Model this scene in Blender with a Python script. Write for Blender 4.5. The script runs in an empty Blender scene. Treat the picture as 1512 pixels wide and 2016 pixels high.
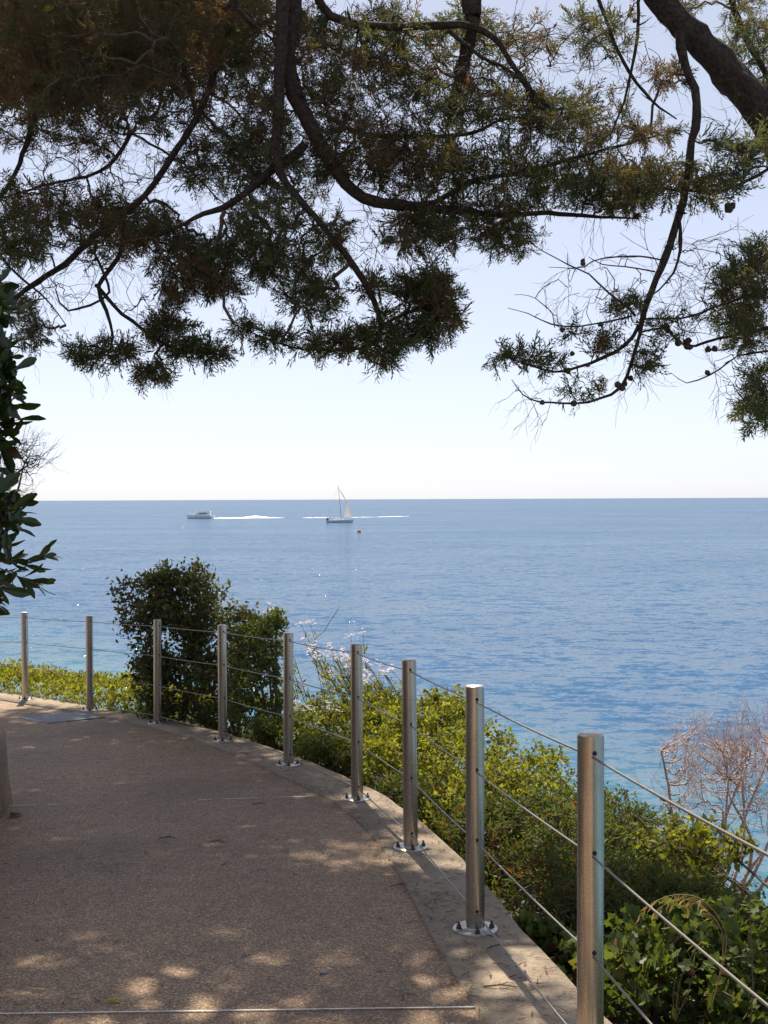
import bpy, bmesh, math, random
import numpy as np
from mathutils import Vector, Matrix, Euler, geometry

random.seed(7)
RNG = np.random.default_rng(11)
R = math.radians
scene = bpy.context.scene
col = scene.collection

# ------------------------------------------------------------------ camera
FPX, CX, CY = 2420.0, 756.0, 1008.0        # focal length and centre in photograph pixels
cam_d = bpy.data.cameras.new('camera')
cam = bpy.data.objects.new('camera', cam_d)
col.objects.link(cam)
cam_d.sensor_fit = 'HORIZONTAL'
cam_d.sensor_width = 36.0
cam_d.lens = FPX / 1512.0 * 36.0
cam_d.clip_start = 0.05
cam_d.clip_end = 90000.0
CAM_R = Euler((R(90 - 0.60), 0, 0)).to_matrix() @ Matrix.Rotation(R(-0.24), 3, 'Z')
cam.matrix_world = CAM_R.to_4x4()           # the lens is the origin of the scene
scene.camera = cam

# ------------------------------------------------------------------ sky, sun, exposure
SUN_AZ, SUN_EL = -11.0, 58.0                # degrees right of straight ahead, above horizon
sun_dir = Vector((math.sin(R(SUN_AZ)) * math.cos(R(SUN_EL)), math.cos(R(SUN_AZ)) * math.cos(R(SUN_EL)), math.sin(R(SUN_EL))))
world = bpy.data.worlds.new('World')
scene.world = world
world.use_nodes = True
wn = world.node_tree.nodes
bg = wn['Background']
sky = wn.new('ShaderNodeTexSky')
sky.sky_type = 'NISHITA'
sky.sun_disc = False
sky.sun_elevation = R(SUN_EL)
sky.sun_rotation = R(SUN_AZ)
sky.altitude = 0
sky.air_density = 0.65
sky.dust_density = 0.5
sky.ozone_density = 3.0
wb = wn.new('ShaderNodeMix')                # white balance of the camera, even over the whole sky
wb.data_type = 'RGBA'
wb.blend_type = 'MULTIPLY'
wb.inputs[0].default_value = 1.0
wb.inputs[7].default_value = (1.03, 1.02, 1.08, 1)
gam = wn.new('ShaderNodeGamma')             # soft marine haze: an even, paler sky
gam.inputs[1].default_value = 0.58
sat = wn.new('ShaderNodeHueSaturation')
sat.inputs['Saturation'].default_value = 0.62
world.node_tree.links.new(sky.outputs[0], gam.inputs[0])
world.node_tree.links.new(gam.outputs[0], sat.inputs['Color'])
world.node_tree.links.new(sat.outputs[0], wb.inputs[6])
world.node_tree.links.new(wb.outputs[2], bg.inputs[0])
bg.inputs[1].default_value = 0.15
sun_d = bpy.data.lights.new('sun', 'SUN')
sun_d.energy = 4.0
sun_d.angle = R(0.53)
sun_d.color = (1.0, 0.90, 0.74)
sun = bpy.data.objects.new('sun', sun_d)
col.objects.link(sun)
sun.rotation_euler = sun_dir.to_track_quat('Z', 'Y').to_euler()
scene.view_settings.view_transform = 'Standard'
scene.view_settings.look = 'None'
scene.view_settings.gamma = 1.0
scene.view_settings.exposure = 1.07
scene.render.engine = 'CYCLES'
scene.cycles.use_denoising = True
scene.cycles.max_bounces = 8
scene.cycles.transparent_max_bounces = 12
scene.cycles.caustics_reflective = False
scene.cycles.caustics_refractive = False

# ------------------------------------------------------------------ helpers
SEA = -11.0
def gz(y):                                   # the path falls gently away from the camera
    return -(1.49 + 0.057 * y)

def at(px, py, y):                           # the point seen at a photograph pixel, y metres ahead
    d = CAM_R @ Vector(((px - CX) / FPX, -(py - CY) / FPX, -1.0))
    return d * (y / d.y)

def ground(px, py):
    d = CAM_R @ Vector(((px - CX) / FPX, -(py - CY) / FPX, -1.0))
    t = -1.49 / (d.z + 0.057 * d.y)
    return d * t

def project(P):                              # photograph pixel of world points (n,3)
    C = np.asarray(P) @ np.array(CAM_R)      # rotate into the camera frame
    return CX + FPX * C[:, 0] / -C[:, 2], CY - FPX * C[:, 1] / -C[:, 2]

def tag(o, label=None, cat=None, group=None, kind=None):
    if label: o['label'] = label
    if cat: o['category'] = cat
    if group: o['group'] = group
    if kind: o['kind'] = kind
    return o

def empty(name, loc, label=None, cat=None, group=None):
    o = bpy.data.objects.new(name, None)
    o.empty_display_size = 0.1
    o.location = loc
    col.objects.link(o)
    return tag(o, label, cat, group)

class MB:
    """collects vertices, triangles, quads and a per-vertex tint"""
    def __init__(s):
        s.v, s.f, s.t, s.n = [], [], [], 0
    def add(s, V, F, tint=0.5):
        V = np.asarray(V, dtype=np.float64).reshape(-1, 3)
        F = np.asarray(F, dtype=np.int64)
        s.v.append(V)
        s.f.append(F + s.n)
        T = np.full(len(V), tint) if np.isscalar(tint) else np.asarray(tint)
        s.t.append(T)
        s.n += len(V)
    def box(s, c, d, rz=0, tint=0.5):
        x, y, z = np.array(d) / 2
        V = np.array([(-x,-y,-z),(x,-y,-z),(x,y,-z),(-x,y,-z),(-x,-y,z),(x,-y,z),(x,y,z),(-x,y,z)])
        ca, sa = math.cos(rz), math.sin(rz)
        V = V @ np.array([[ca, sa, 0], [-sa, ca, 0], [0, 0, 1]]) + np.array(c)
        s.add(V, [(0,3,2,1),(4,5,6,7),(0,1,5,4),(1,2,6,5),(2,3,7,6),(3,0,4,7)], tint)
    def tube(s, pts, radii, sides=6, cap=True, tint=0.5, jit=0.0):
        P = np.asarray([tuple(p) for p in pts], dtype=float)
        n = len(P)
        rad = np.full(n, radii) if np.isscalar(radii) else np.asarray(radii, float)
        T = np.gradient(P, axis=0)
        T /= np.linalg.norm(T, axis=1, keepdims=True) + 1e-12
        ref = np.array([0.31, 0.23, 0.92]) if abs(T[:, 2]).mean() < 0.8 else np.array([0.9, 0.35, 0.1])
        A = np.cross(T, ref); A /= np.linalg.norm(A, axis=1, keepdims=True) + 1e-12
        B = np.cross(T, A)
        ang = np.arange(sides) / sides * 2 * np.pi
        rad2 = rad[:, None] * (1 + (jit * RNG.normal(size=(n, sides)) if jit else 0)) * np.ones((1, sides))
        V = P[:, None, :] + rad2[:, :, None] * (A[:, None, :] * np.cos(ang)[None, :, None] + B[:, None, :] * np.sin(ang)[None, :, None])
        i = np.arange(n - 1)[:, None] * sides
        k = np.arange(sides)[None, :]
        k2 = (k + 1) % sides
        F = np.stack([i + k, i + k2, i + sides + k2, i + sides + k], axis=-1).reshape(-1, 4)
        s.add(V.reshape(-1, 3), F, tint)
        if cap:
            for e, rev in ((0, True), (n - 1, False)):
                ring = list(range(sides))
                if rev: ring = ring[::-1]
                c = len(P)
                Vc = np.vstack([V[e], P[e][None]])
                s.add(Vc, [(ring[q], ring[(q + 1) % sides], sides) for q in range(sides)], tint)
    def lathe(s, prof, c=(0, 0, 0), sides=24, tint=0.5):
        ang = np.arange(sides) / sides * 2 * np.pi
        prof = np.asarray(prof, float)
        V = np.stack([prof[:, 0:1] * np.cos(ang), prof[:, 0:1] * np.sin(ang), np.repeat(prof[:, 1:2], sides, 1)], -1) + np.array(c)
        n = len(prof)
        i = np.arange(n - 1)[:, None] * sides
        k = np.arange(sides)[None, :]
        k2 = (k + 1) % sides
        F = np.stack([i + k, i + k2, i + sides + k2, i + sides + k], axis=-1).reshape(-1, 4)
        s.add(V.reshape(-1, 3), F, tint)
    def inst(s, V, F, pos, Rm, sc, tint):
        """many copies of a template: pos (n,3), Rm (n,3,3) columns are axes, sc (n,) or (n,3)"""
        n = len(pos)
        if n == 0: return
        sc = np.asarray(sc, float)
        if sc.ndim == 1: sc = np.repeat(sc[:, None], 3, 1)
        W = np.einsum('nij,nmj->nmi', Rm, V[None] * sc[:, None, :]) + pos[:, None, :]
        m = len(V)
        FF = (F[None] + (np.arange(n) * m)[:, None, None]).reshape(-1, F.shape[1])
        s.add(W.reshape(-1, 3), FF, np.repeat(np.asarray(tint, float), m))
    def mesh(s, name, off=(0, 0, 0), smooth=False):
        me = bpy.data.meshes.new(name)
        V = (np.vstack(s.v) - np.array(off)).astype(np.float32)
        me.vertices.add(len(V))
        me.vertices.foreach_set('co', V.ravel())
        loops = np.concatenate([f.ravel() for f in s.f])
        tot = np.concatenate([np.full(len(f), f.shape[1]) for f in s.f])
        start = np.concatenate([[0], np.cumsum(tot)[:-1]])
        me.loops.add(len(loops))
        me.loops.foreach_set('vertex_index', loops.astype(np.int32))
        me.polygons.add(len(tot))
        me.polygons.foreach_set('loop_start', start.astype(np.int32))
        me.update(calc_edges=True)
        a = me.attributes.new('tint', 'FLOAT', 'POINT')
        a.data.foreach_set('value', np.concatenate(s.t).astype(np.float32))
        if smooth:
            me.polygons.foreach_set('use_smooth', np.ones(len(tot), dtype=bool))
        me.validate()
        return me
    def build(s, name, mat, parent=None, smooth=False, kind=None):
        off = (0, 0, 0)
        if parent is not None:
            off = np.array(parent.matrix_basis.translation)
            if parent.parent is not None: off = off + np.array(parent.parent.matrix_basis.translation)
        me = s.mesh(name, off, smooth)
        me.materials.append(mat)
        o = bpy.data.objects.new(name, me)
        col.objects.link(o)
        o.parent = parent
        if kind: o['kind'] = kind
        return o

def put(name, me, loc, parent=None, rot=None, sc=None):
    o = bpy.data.objects.new(name, me)
    col.objects.link(o)
    o.parent = parent
    o.location = loc
    if rot is not None: o.rotation_euler = rot
    if sc is not None: o.scale = sc
    return o

def frames(D, roll=None):
    """rotation matrices with third column along D"""
    D = D / (np.linalg.norm(D, axis=1, keepdims=True) + 1e-12)
    ref = np.where(np.abs(D[:, 2:3]) < 0.92, np.array([[0, 0, 1.0]]), np.array([[1.0, 0, 0]]))
    X = np.cross(ref, D); X /= np.linalg.norm(X, axis=1, keepdims=True)
    Y = np.cross(D, X)
    if roll is not None:
        c, s_ = np.cos(roll)[:, None], np.sin(roll)[:, None]
        X, Y = X * c + Y * s_, Y * c - X * s_
    return np.stack([X, Y, D], axis=-1)

def smooth_line(P, W, step=0.05, wob=0.0):
    """Catmull-Rom through points with widths"""
    P = [np.array(p, float) for p in P]
    Q = [2 * P[0] - P[1]] + P + [2 * P[-1] - P[-2]]
    op, ow = [], []
    for i in range(len(P) - 1):
        a, b, c, d = Q[i:i + 4]
        n = max(2, int(np.linalg.norm(c - b) / step))
        for k in range(n):
            t = k / n
            op.append(0.5 * (2 * b + (c - a) * t + (2 * a - 5 * b + 4 * c - d) * t * t + (3 * b - a - 3 * c + d) * t ** 3))
            ow.append(W[i] * (1 - t) + W[i + 1] * t)
    op.append(P[-1]); ow.append(W[-1])
    op, ow = np.array(op), np.array(ow)
    if wob:
        nz = RNG.normal(size=op.shape)
        ker = np.ones(5) / 5
        for k in range(3): nz[:, k] = np.convolve(nz[:, k], ker, 'same')
        nz[0] = 0
        op = op + nz * wob * (ow[:, None] / max(ow.max(), 1e-6) * 0.7 + 0.3)
    return op, ow

def grow(skel, A, alpha=0.35):
    """connects attraction points A to the skeleton as a branching tree; returns parent index, subtree size"""
    S, N = len(skel), len(A)
    allp = np.vstack([skel, A])
    cost = np.full(N, 1e9); par = np.zeros(N, int)
    for i0 in range(0, S, 400):
        d = np.linalg.norm(A[:, None, :] - skel[None, i0:i0 + 400, :], axis=2)
        j = d.argmin(1); dm = d[np.arange(N), j]
        m = dm < cost
        cost[m] = dm[m]; par[m] = i0 + j[m]
    path = np.zeros(S + N)
    order = np.zeros(N, int)
    live = cost.copy()
    done = np.zeros(N, bool)
    for k in range(N):
        i = int(live.argmin())
        order[k] = i
        done[i] = True
        live[i] = 1e9
        path[S + i] = path[par[i]] + np.linalg.norm(A[i] - allp[par[i]])
        c = np.linalg.norm(A - A[i], axis=1) + alpha * path[S + i]
        m = (c < live) & ~done
        live[m] = c[m]; par[m] = S + i
    cnt = np.ones(S + N)
    for i in order[::-1]:
        if par[i] >= S: cnt[par[i]] += cnt[S + i]
    return par, cnt, order, allp

def branch_mesh(mb, S, par, cnt, order, allp, r0, rmax, power=0.45, sides=4, wob=0.012, sub=3, tint=0.5):
    N = len(par)
    kids = {}
    for i in range(N): kids.setdefault(par[i], []).append(i)
    main = {}
    for p, ks in kids.items():
        if p >= S: main[p] = max(ks, key=lambda q: cnt[S + q])
    for i in order:
        p = par[i]
        if p >= S and main[p] == i: continue
        chain = [p, S + i]
        while chain[-1] in main: chain.append(S + main[chain[-1]])
        P = allp[chain]
        rr = np.minimum(r0 * cnt[chain] ** power, rmax)
        rr[0] = rr[1] * 1.05
        rr[-1] *= 0.5
        # bend the chain a little
        op, ow = [], []
        Q = np.vstack([2 * P[0] - P[1], P, 2 * P[-1] - P[-2]])
        for q in range(len(P) - 1):
            a, b, c, d = Q[q:q + 4]
            for k in range(sub):
                t = k / sub
                op.append(0.5 * (2 * b + (c - a) * t + (2 * a - 5 * b + 4 * c - d) * t * t + (3 * b - a - 3 * c + d) * t ** 3))
                ow.append(rr[q] * (1 - t) + rr[q + 1] * t)
        op.append(P[-1]); ow.append(rr[-1])
        op = np.array(op)
        nz = RNG.normal(size=op.shape) * wob
        nz[0] = 0
        mb.tube(op + nz, ow, sides=sides if rr[1] < 0.012 else 6, cap=False, tint=tint)

# ------------------------------------------------------------------ materials
def new_mat(name):
    m = bpy.data.materials.new(name)
    m.use_nodes = True
    nt = m.node_tree
    return m, nt, nt.nodes['Principled BSDF'], nt.nodes['Material Output']

def N(nt, kind, **kw):
    n = nt.nodes.new(kind)
    for k, v in kw.items():
        if k.startswith('i_'): n.inputs[k[2:].replace('_', ' ')].default_value = v
        else: setattr(n, k, v)
    return n

def ramp(nt, stops, fac):
    r = nt.nodes.new('ShaderNodeValToRGB')
    el = r.color_ramp.elements
    while len(el) < len(stops): el.new(0.5)
    for e, (p, c) in zip(el, stops):
        e.position = p
        e.color = (*c, 1) if len(c) == 3 else c
    nt.links.new(fac, r.inputs[0])
    return r

def noise(nt, scale, detail=4, rough=0.6, vec=None, dim='3D'):
    n = N(nt, 'ShaderNodeTexNoise', noise_dimensions=dim)
    n.inputs['Scale'].default_value = scale
    n.inputs['Detail'].default_value = detail
    n.inputs['Roughness'].default_value = rough
    if vec is not None: nt.links.new(vec, n.inputs['Vector'])
    return n

def mixc(nt, fac, a, b, mode='MIX'):
    m = N(nt, 'ShaderNodeMix', data_type='RGBA', blend_type=mode)
    for v, s in ((fac, m.inputs[0]), (a, m.inputs[6]), (b, m.inputs[7])):
        if hasattr(v, 'is_linked'): nt.links.new(v, s)
        elif isinstance(v, (int, float)): s.default_value = v
        else: s.default_value = (*v, 1)
    return m.outputs[2]

def math_n(nt, op, a, b=None, clamp=False):
    m = N(nt, 'ShaderNodeMath', operation=op, use_clamp=clamp)
    for v, s in ((a, m.inputs[0]), (b, m.inputs[1])):
        if v is None: continue
        if hasattr(v, 'is_linked'): nt.links.new(v, s)
        else: s.default_value = v
    return m.outputs[0]

def bump(nt, h, strength, dist, prev=None):
    b = N(nt, 'ShaderNodeBump')
    b.inputs['Strength'].default_value = strength
    b.inputs['Distance'].default_value = dist
    nt.links.new(h, b.inputs['Height'])
    if prev is not None: nt.links.new(prev, b.inputs['Normal'])
    return b.outputs[0]

def leaf_mat(name, stops, trans=0.4, rough=0.5, tcol=(1.3, 1.25, 0.5), spec=0.22):
    m, nt, p, out = new_mat(name)
    a = N(nt, 'ShaderNodeAttribute', attribute_name='tint')
    r = ramp(nt, stops, a.outputs['Fac'])
    nt.links.new(r.outputs[0], p.inputs['Base Color'])
    p.inputs['Roughness'].default_value = rough
    p.inputs['Specular IOR Level'].default_value = spec
    t = N(nt, 'ShaderNodeBsdfTranslucent')
    nt.links.new(mixc(nt, 1.0, r.outputs[0], tcol, 'MULTIPLY'), t.inputs['Color'])
    mx = N(nt, 'ShaderNodeMixShader')
    mx.inputs[0].default_value = trans
    nt.links.new(p.outputs[0], mx.inputs[1]); nt.links.new(t.outputs[0], mx.inputs[2])
    nt.links.new(mx.outputs[0], out.inputs[0])
    return m

def bark_mat(name, a, b, scale=30, rough=0.9, bmp=0.6):
    m, nt, p, out = new_mat(name)
    tc = N(nt, 'ShaderNodeTexCoord')
    n1 = noise(nt, scale, 6, 0.65, tc.outputs['Object'])
    n2 = noise(nt, scale * 0.15, 3, 0.5, tc.outputs['Object'])
    r = ramp(nt, [(0.40, a), (0.62, b)], n1.outputs[0])
    c = mixc(nt, math_n(nt, 'MULTIPLY', n2.outputs[0], 0.5), r.outputs[0], tuple(x * 0.55 for x in a))
    nt.links.new(c, p.inputs['Base Color'])
    p.inputs['Roughness'].default_value = rough
    nt.links.new(bump(nt, n1.outputs[0], bmp, 0.04), p.inputs['Normal'])
    return m

def plain(name, c, rough=0.5, metal=0.0, var=0.0, scale=8):
    m, nt, p, out = new_mat(name)
    p.inputs['Roughness'].default_value = rough
    p.inputs['Metallic'].default_value = metal
    tc = N(nt, 'ShaderNodeTexCoord')
    n1 = noise(nt, scale, 5, 0.6, tc.outputs['Object'])
    r = ramp(nt, [(0.3, tuple(x * (1 - var) for x in c)), (0.7, tuple(min(1, x * (1 + var)) for x in c))], n1.outputs[0])
    nt.links.new(r.outputs[0], p.inputs['Base Color'])
    return m

M = {}
M['bark'] = bark_mat('cypress_bark', (0.035, 0.022, 0.015), (0.115, 0.074, 0.05), 40, bmp=1.0)
M['twig'] = bark_mat('twig_bark', (0.13, 0.085, 0.06), (0.23, 0.16, 0.115), 60)
M['greytwig'] = bark_mat('grey_twig_bark', (0.16, 0.13, 0.105), (0.26, 0.21, 0.17), 60)
M['pinktwig'] = bark_mat('pink_twig_bark', (0.55, 0.36, 0.30), (0.80, 0.64, 0.57), 50)
M['cypress'] = leaf_mat('cypress_foliage', [(0.0, (0.19, 0.10, 0.055)), (0.22, (0.16, 0.105, 0.055)), (0.42, (0.125, 0.108, 0.05)), (0.75, (0.095, 0.118, 0.052)), (1.0, (0.145, 0.155, 0.062))], 0.48, 0.6, (1.15, 1.1, 0.65))
M['cone'] = bark_mat('cypress_cone', (0.07, 0.05, 0.035), (0.15, 0.11, 0.08), 80)
M['hedge'] = leaf_mat('hedge_leaf', [(0.0, (0.10, 0.05, 0.02)), (0.06, (0.045, 0.06, 0.02)), (0.5, (0.035, 0.062, 0.02)), (1.0, (0.06, 0.085, 0.025))], 0.28, 0.32, spec=0.5)
M['shrubleaf'] = leaf_mat('shrub_leaf', [(0.0, (0.06, 0.065, 0.026)), (0.6, (0.095, 0.105, 0.038)), (1.0, (0.17, 0.17, 0.06))], 0.4, 0.4)
M['lime'] = leaf_mat('lime_leaf', [(0.0, (0.12, 0.08, 0.03)), (0.15, (0.14, 0.15, 0.03)), (0.6, (0.21, 0.23, 0.035)), (1.0, (0.30, 0.30, 0.05))], 0.55, 0.5)
M['vine'] = leaf_mat('vine_leaf', [(0.0, (0.10, 0.035, 0.022)), (0.06, (0.07, 0.095, 0.028)), (0.6, (0.11, 0.15, 0.042)), (0.93, (0.17, 0.21, 0.055)), (1.0, (0.2, 0.19, 0.05))], 0.4, 0.45)
M['fine'] = leaf_mat('fine_leaf', [(0.0, (0.18, 0.07, 0.045)), (0.12, (0.085, 0.098, 0.032)), (0.6, (0.085, 0.118, 0.034)), (1.0, (0.15, 0.175, 0.045))], 0.46, 0.5)
M['drygrass'] = leaf_mat('dry_grass', [(0.0, (0.24, 0.17, 0.08)), (1.0, (0.42, 0.32, 0.16))], 0.4, 0.7)
M['petal'] = leaf_mat('petal', [(0.0, (0.72, 0.62, 0.72)), (1.0, (0.82, 0.78, 0.82))], 0.4, 0.6, (1, 1, 1))
M['litter'] = leaf_mat('leaf_litter', [(0.0, (0.05, 0.03, 0.02)), (0.7, (0.11, 0.065, 0.035)), (1.0, (0.2, 0.13, 0.06))], 0.05, 0.8)
M['bolt'] = plain('bolt_steel', (0.10, 0.07, 0.05), 0.55, 0.7, 0.5, 60)
M['rubber'] = plain('dark_grommet', (0.015, 0.014, 0.013), 0.7)
M['galv'] = plain('galvanised_grate', (0.26, 0.27, 0.29), 0.55, 0.5, 0.35, 40)
M['white_line'] = plain('pale_joint', (0.62, 0.60, 0.56), 0.6, 0, 0.2, 20)

def steel_mat():
    m, nt, p, out = new_mat('brushed_steel')
    tc = N(nt, 'ShaderNodeTexCoord')
    mp = N(nt, 'ShaderNodeMapping')
    mp.inputs['Scale'].default_value = (220, 220, 3)
    nt.links.new(tc.outputs['Object'], mp.inputs[0])
    n1 = noise(nt, 1.0, 4, 0.6, mp.outputs[0])
    n2 = noise(nt, 260, 3, 0.7, tc.outputs['Object'])
    n3 = noise(nt, 5, 5, 0.65, tc.outputs['Object'])
    c = ramp(nt, [(0.25, (0.44, 0.41, 0.37)), (0.75, (0.58, 0.55, 0.50))], n1.outputs[0])
    c2 = mixc(nt, ramp(nt, [(0.5, (0, 0, 0)), (0.8, (0.22, 0.22, 0.22))], n2.outputs[0]).outputs[0], c.outputs[0], (0.20, 0.165, 0.13))
    c3 = mixc(nt, ramp(nt, [(0.5, (0, 0, 0)), (0.75, (0.45, 0.45, 0.45))], n3.outputs[0]).outputs[0], c2, (0.22, 0.17, 0.12))
    nt.links.new(c3, p.inputs['Base Color'])
    p.inputs['Metallic'].default_value = 0.92
    rr = ramp(nt, [(0.3, (0.2, 0.2, 0.2)), (0.8, (0.38, 0.38, 0.38))], n2.outputs[0])
    nt.links.new(rr.outputs[0], p.inputs['Roughness'])
    nt.links.new(bump(nt, n1.outputs[0], 0.12, 0.002), p.inputs['Normal'])
    return m
M['steel'] = steel_mat()
M['cable'] = plain('steel_cable', (0.22, 0.205, 0.19), 0.45, 0.85, 0.25, 300)
M['plate'] = plain('flange_steel', (0.50, 0.475, 0.44), 0.36, 0.9, 0.35, 30)

def path_mat():
    m, nt, p, out = new_mat('resin_gravel_path')
    g = N(nt, 'ShaderNodeNewGeometry')
    v1 = N(nt, 'ShaderNodeTexVoronoi', feature='F1')
    v1.inputs['Scale'].default_value = 170
    nt.links.new(g.outputs['Position'], v1.inputs['Vector'])
    sep = N(nt, 'ShaderNodeSeparateColor')
    nt.links.new(v1.outputs['Color'], sep.inputs[0])
    stones = ramp(nt, [(0.0, (0.105, 0.066, 0.039)), (0.35, (0.212, 0.138, 0.080)), (0.7, (0.30, 0.198, 0.118)), (0.93, (0.41, 0.285, 0.178)), (1.0, (0.61, 0.48, 0.34))], sep.outputs[0])
    big = noise(nt, 0.7, 5, 0.6, g.outputs['Position'])
    mid = noise(nt, 9, 5, 0.7, g.outputs['Position'])
    fac = ramp(nt, [(0.28, (0.62, 0.60, 0.58)), (0.5, (0.95, 0.93, 0.92)), (0.72, (1.18, 1.15, 1.1))], big.outputs[0])
    c = mixc(nt, 1.0, stones.outputs[0], fac.outputs[0], 'MULTIPLY')
    fac2 = ramp(nt, [(0.3, (0.8, 0.78, 0.76)), (0.65, (1.08, 1.06, 1.04))], mid.outputs[0])
    c = mixc(nt, 1.0, c, fac2.outputs[0], 'MULTIPLY')
    nt.links.new(c, p.inputs['Base Color'])
    p.inputs['Roughness'].default_value = 0.72
    nt.links.new(bump(nt, v1.outputs['Distance'], 0.7, 0.004, bump(nt, mid.outputs[0], 0.15, 0.02)), p.inputs['Normal'])
    return m
M['path'] = path_mat()

def concrete_mat(name, a, b, lit=True):
    m, nt, p, out = new_mat(name)
    g = N(nt, 'ShaderNodeNewGeometry')
    n1 = noise(nt, 3.5, 6, 0.7, g.outputs['Position'])
    n2 = noise(nt, 120, 4, 0.7, g.outputs['Position'])
    n3 = noise(nt, 26, 4, 0.8, g.outputs['Position'])
    r = ramp(nt, [(0.3, a), (0.72, b)], n1.outputs[0])
    c = mixc(nt, ramp(nt, [(0.45, (0, 0, 0)), (0.75, (0.5, 0.5, 0.5))], n2.outputs[0]).outputs[0], r.outputs[0], tuple(x * 0.45 for x in a))
    c = mixc(nt, ramp(nt, [(0.52, (0, 0, 0)), (0.68, (0.7, 0.7, 0.7))], n3.outputs[0]).outputs[0], c, tuple(x * 0.4 for x in a))
    v = N(nt, 'ShaderNodeTexVoronoi', feature='DISTANCE_TO_EDGE')
    v.inputs['Scale'].default_value = 1.3
    wv = N(nt, 'ShaderNodeVectorMath', operation='ADD')
    sc = N(nt, 'ShaderNodeVectorMath', operation='SCALE')
    sc.inputs['Scale'].default_value = 0.5
    nt.links.new(noise(nt, 2.5, 4, 0.7, g.outputs['Position']).outputs['Color'], sc.inputs[0])
    nt.links.new(g.outputs['Position'], wv.inputs[0]); nt.links.new(sc.outputs[0], wv.inputs[1])
    nt.links.new(wv.outputs[0], v.inputs['Vector'])
    crack = ramp(nt, [(0.0, (0.8, 0.8, 0.8)), (0.006, (0, 0, 0))], v.outputs['Distance'])
    c = mixc(nt, crack.outputs[0], c, tuple(x * 0.3 for x in a))
    nt.links.new(c, p.inputs['Base Color'])
    p.inputs['Roughness'].default_value = 0.85
    nt.links.new(bump(nt, n2.outputs[0], 0.4, 0.004, bump(nt, n3.outputs[0], 0.3, 0.01)), p.inputs['Normal'])
    return m
M['concrete'] = concrete_mat('edge_concrete', (0.23, 0.175, 0.122), (0.38, 0.30, 0.215))
M['wall'] = concrete_mat('weathered_wall', (0.14, 0.09, 0.055), (0.30, 0.21, 0.13))

def soil_mat():
    m, nt, p, out = new_mat('bank_soil')
    g = N(nt, 'ShaderNodeNewGeometry')
    n1 = noise(nt, 6, 6, 0.7, g.outputs['Position'])
    r = ramp(nt, [(0.3, (0.03, 0.028, 0.016)), (0.7, (0.085, 0.07, 0.04))], n1.outputs[0])
    nt.links.new(r.outputs[0], p.inputs['Base Color'])
    p.inputs['Roughness'].default_value = 0.95
    nt.links.new(bump(nt, n1.outputs[0], 0.8, 0.08), p.inputs['Normal'])
    return m
M['soil'] = soil_mat()

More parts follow.
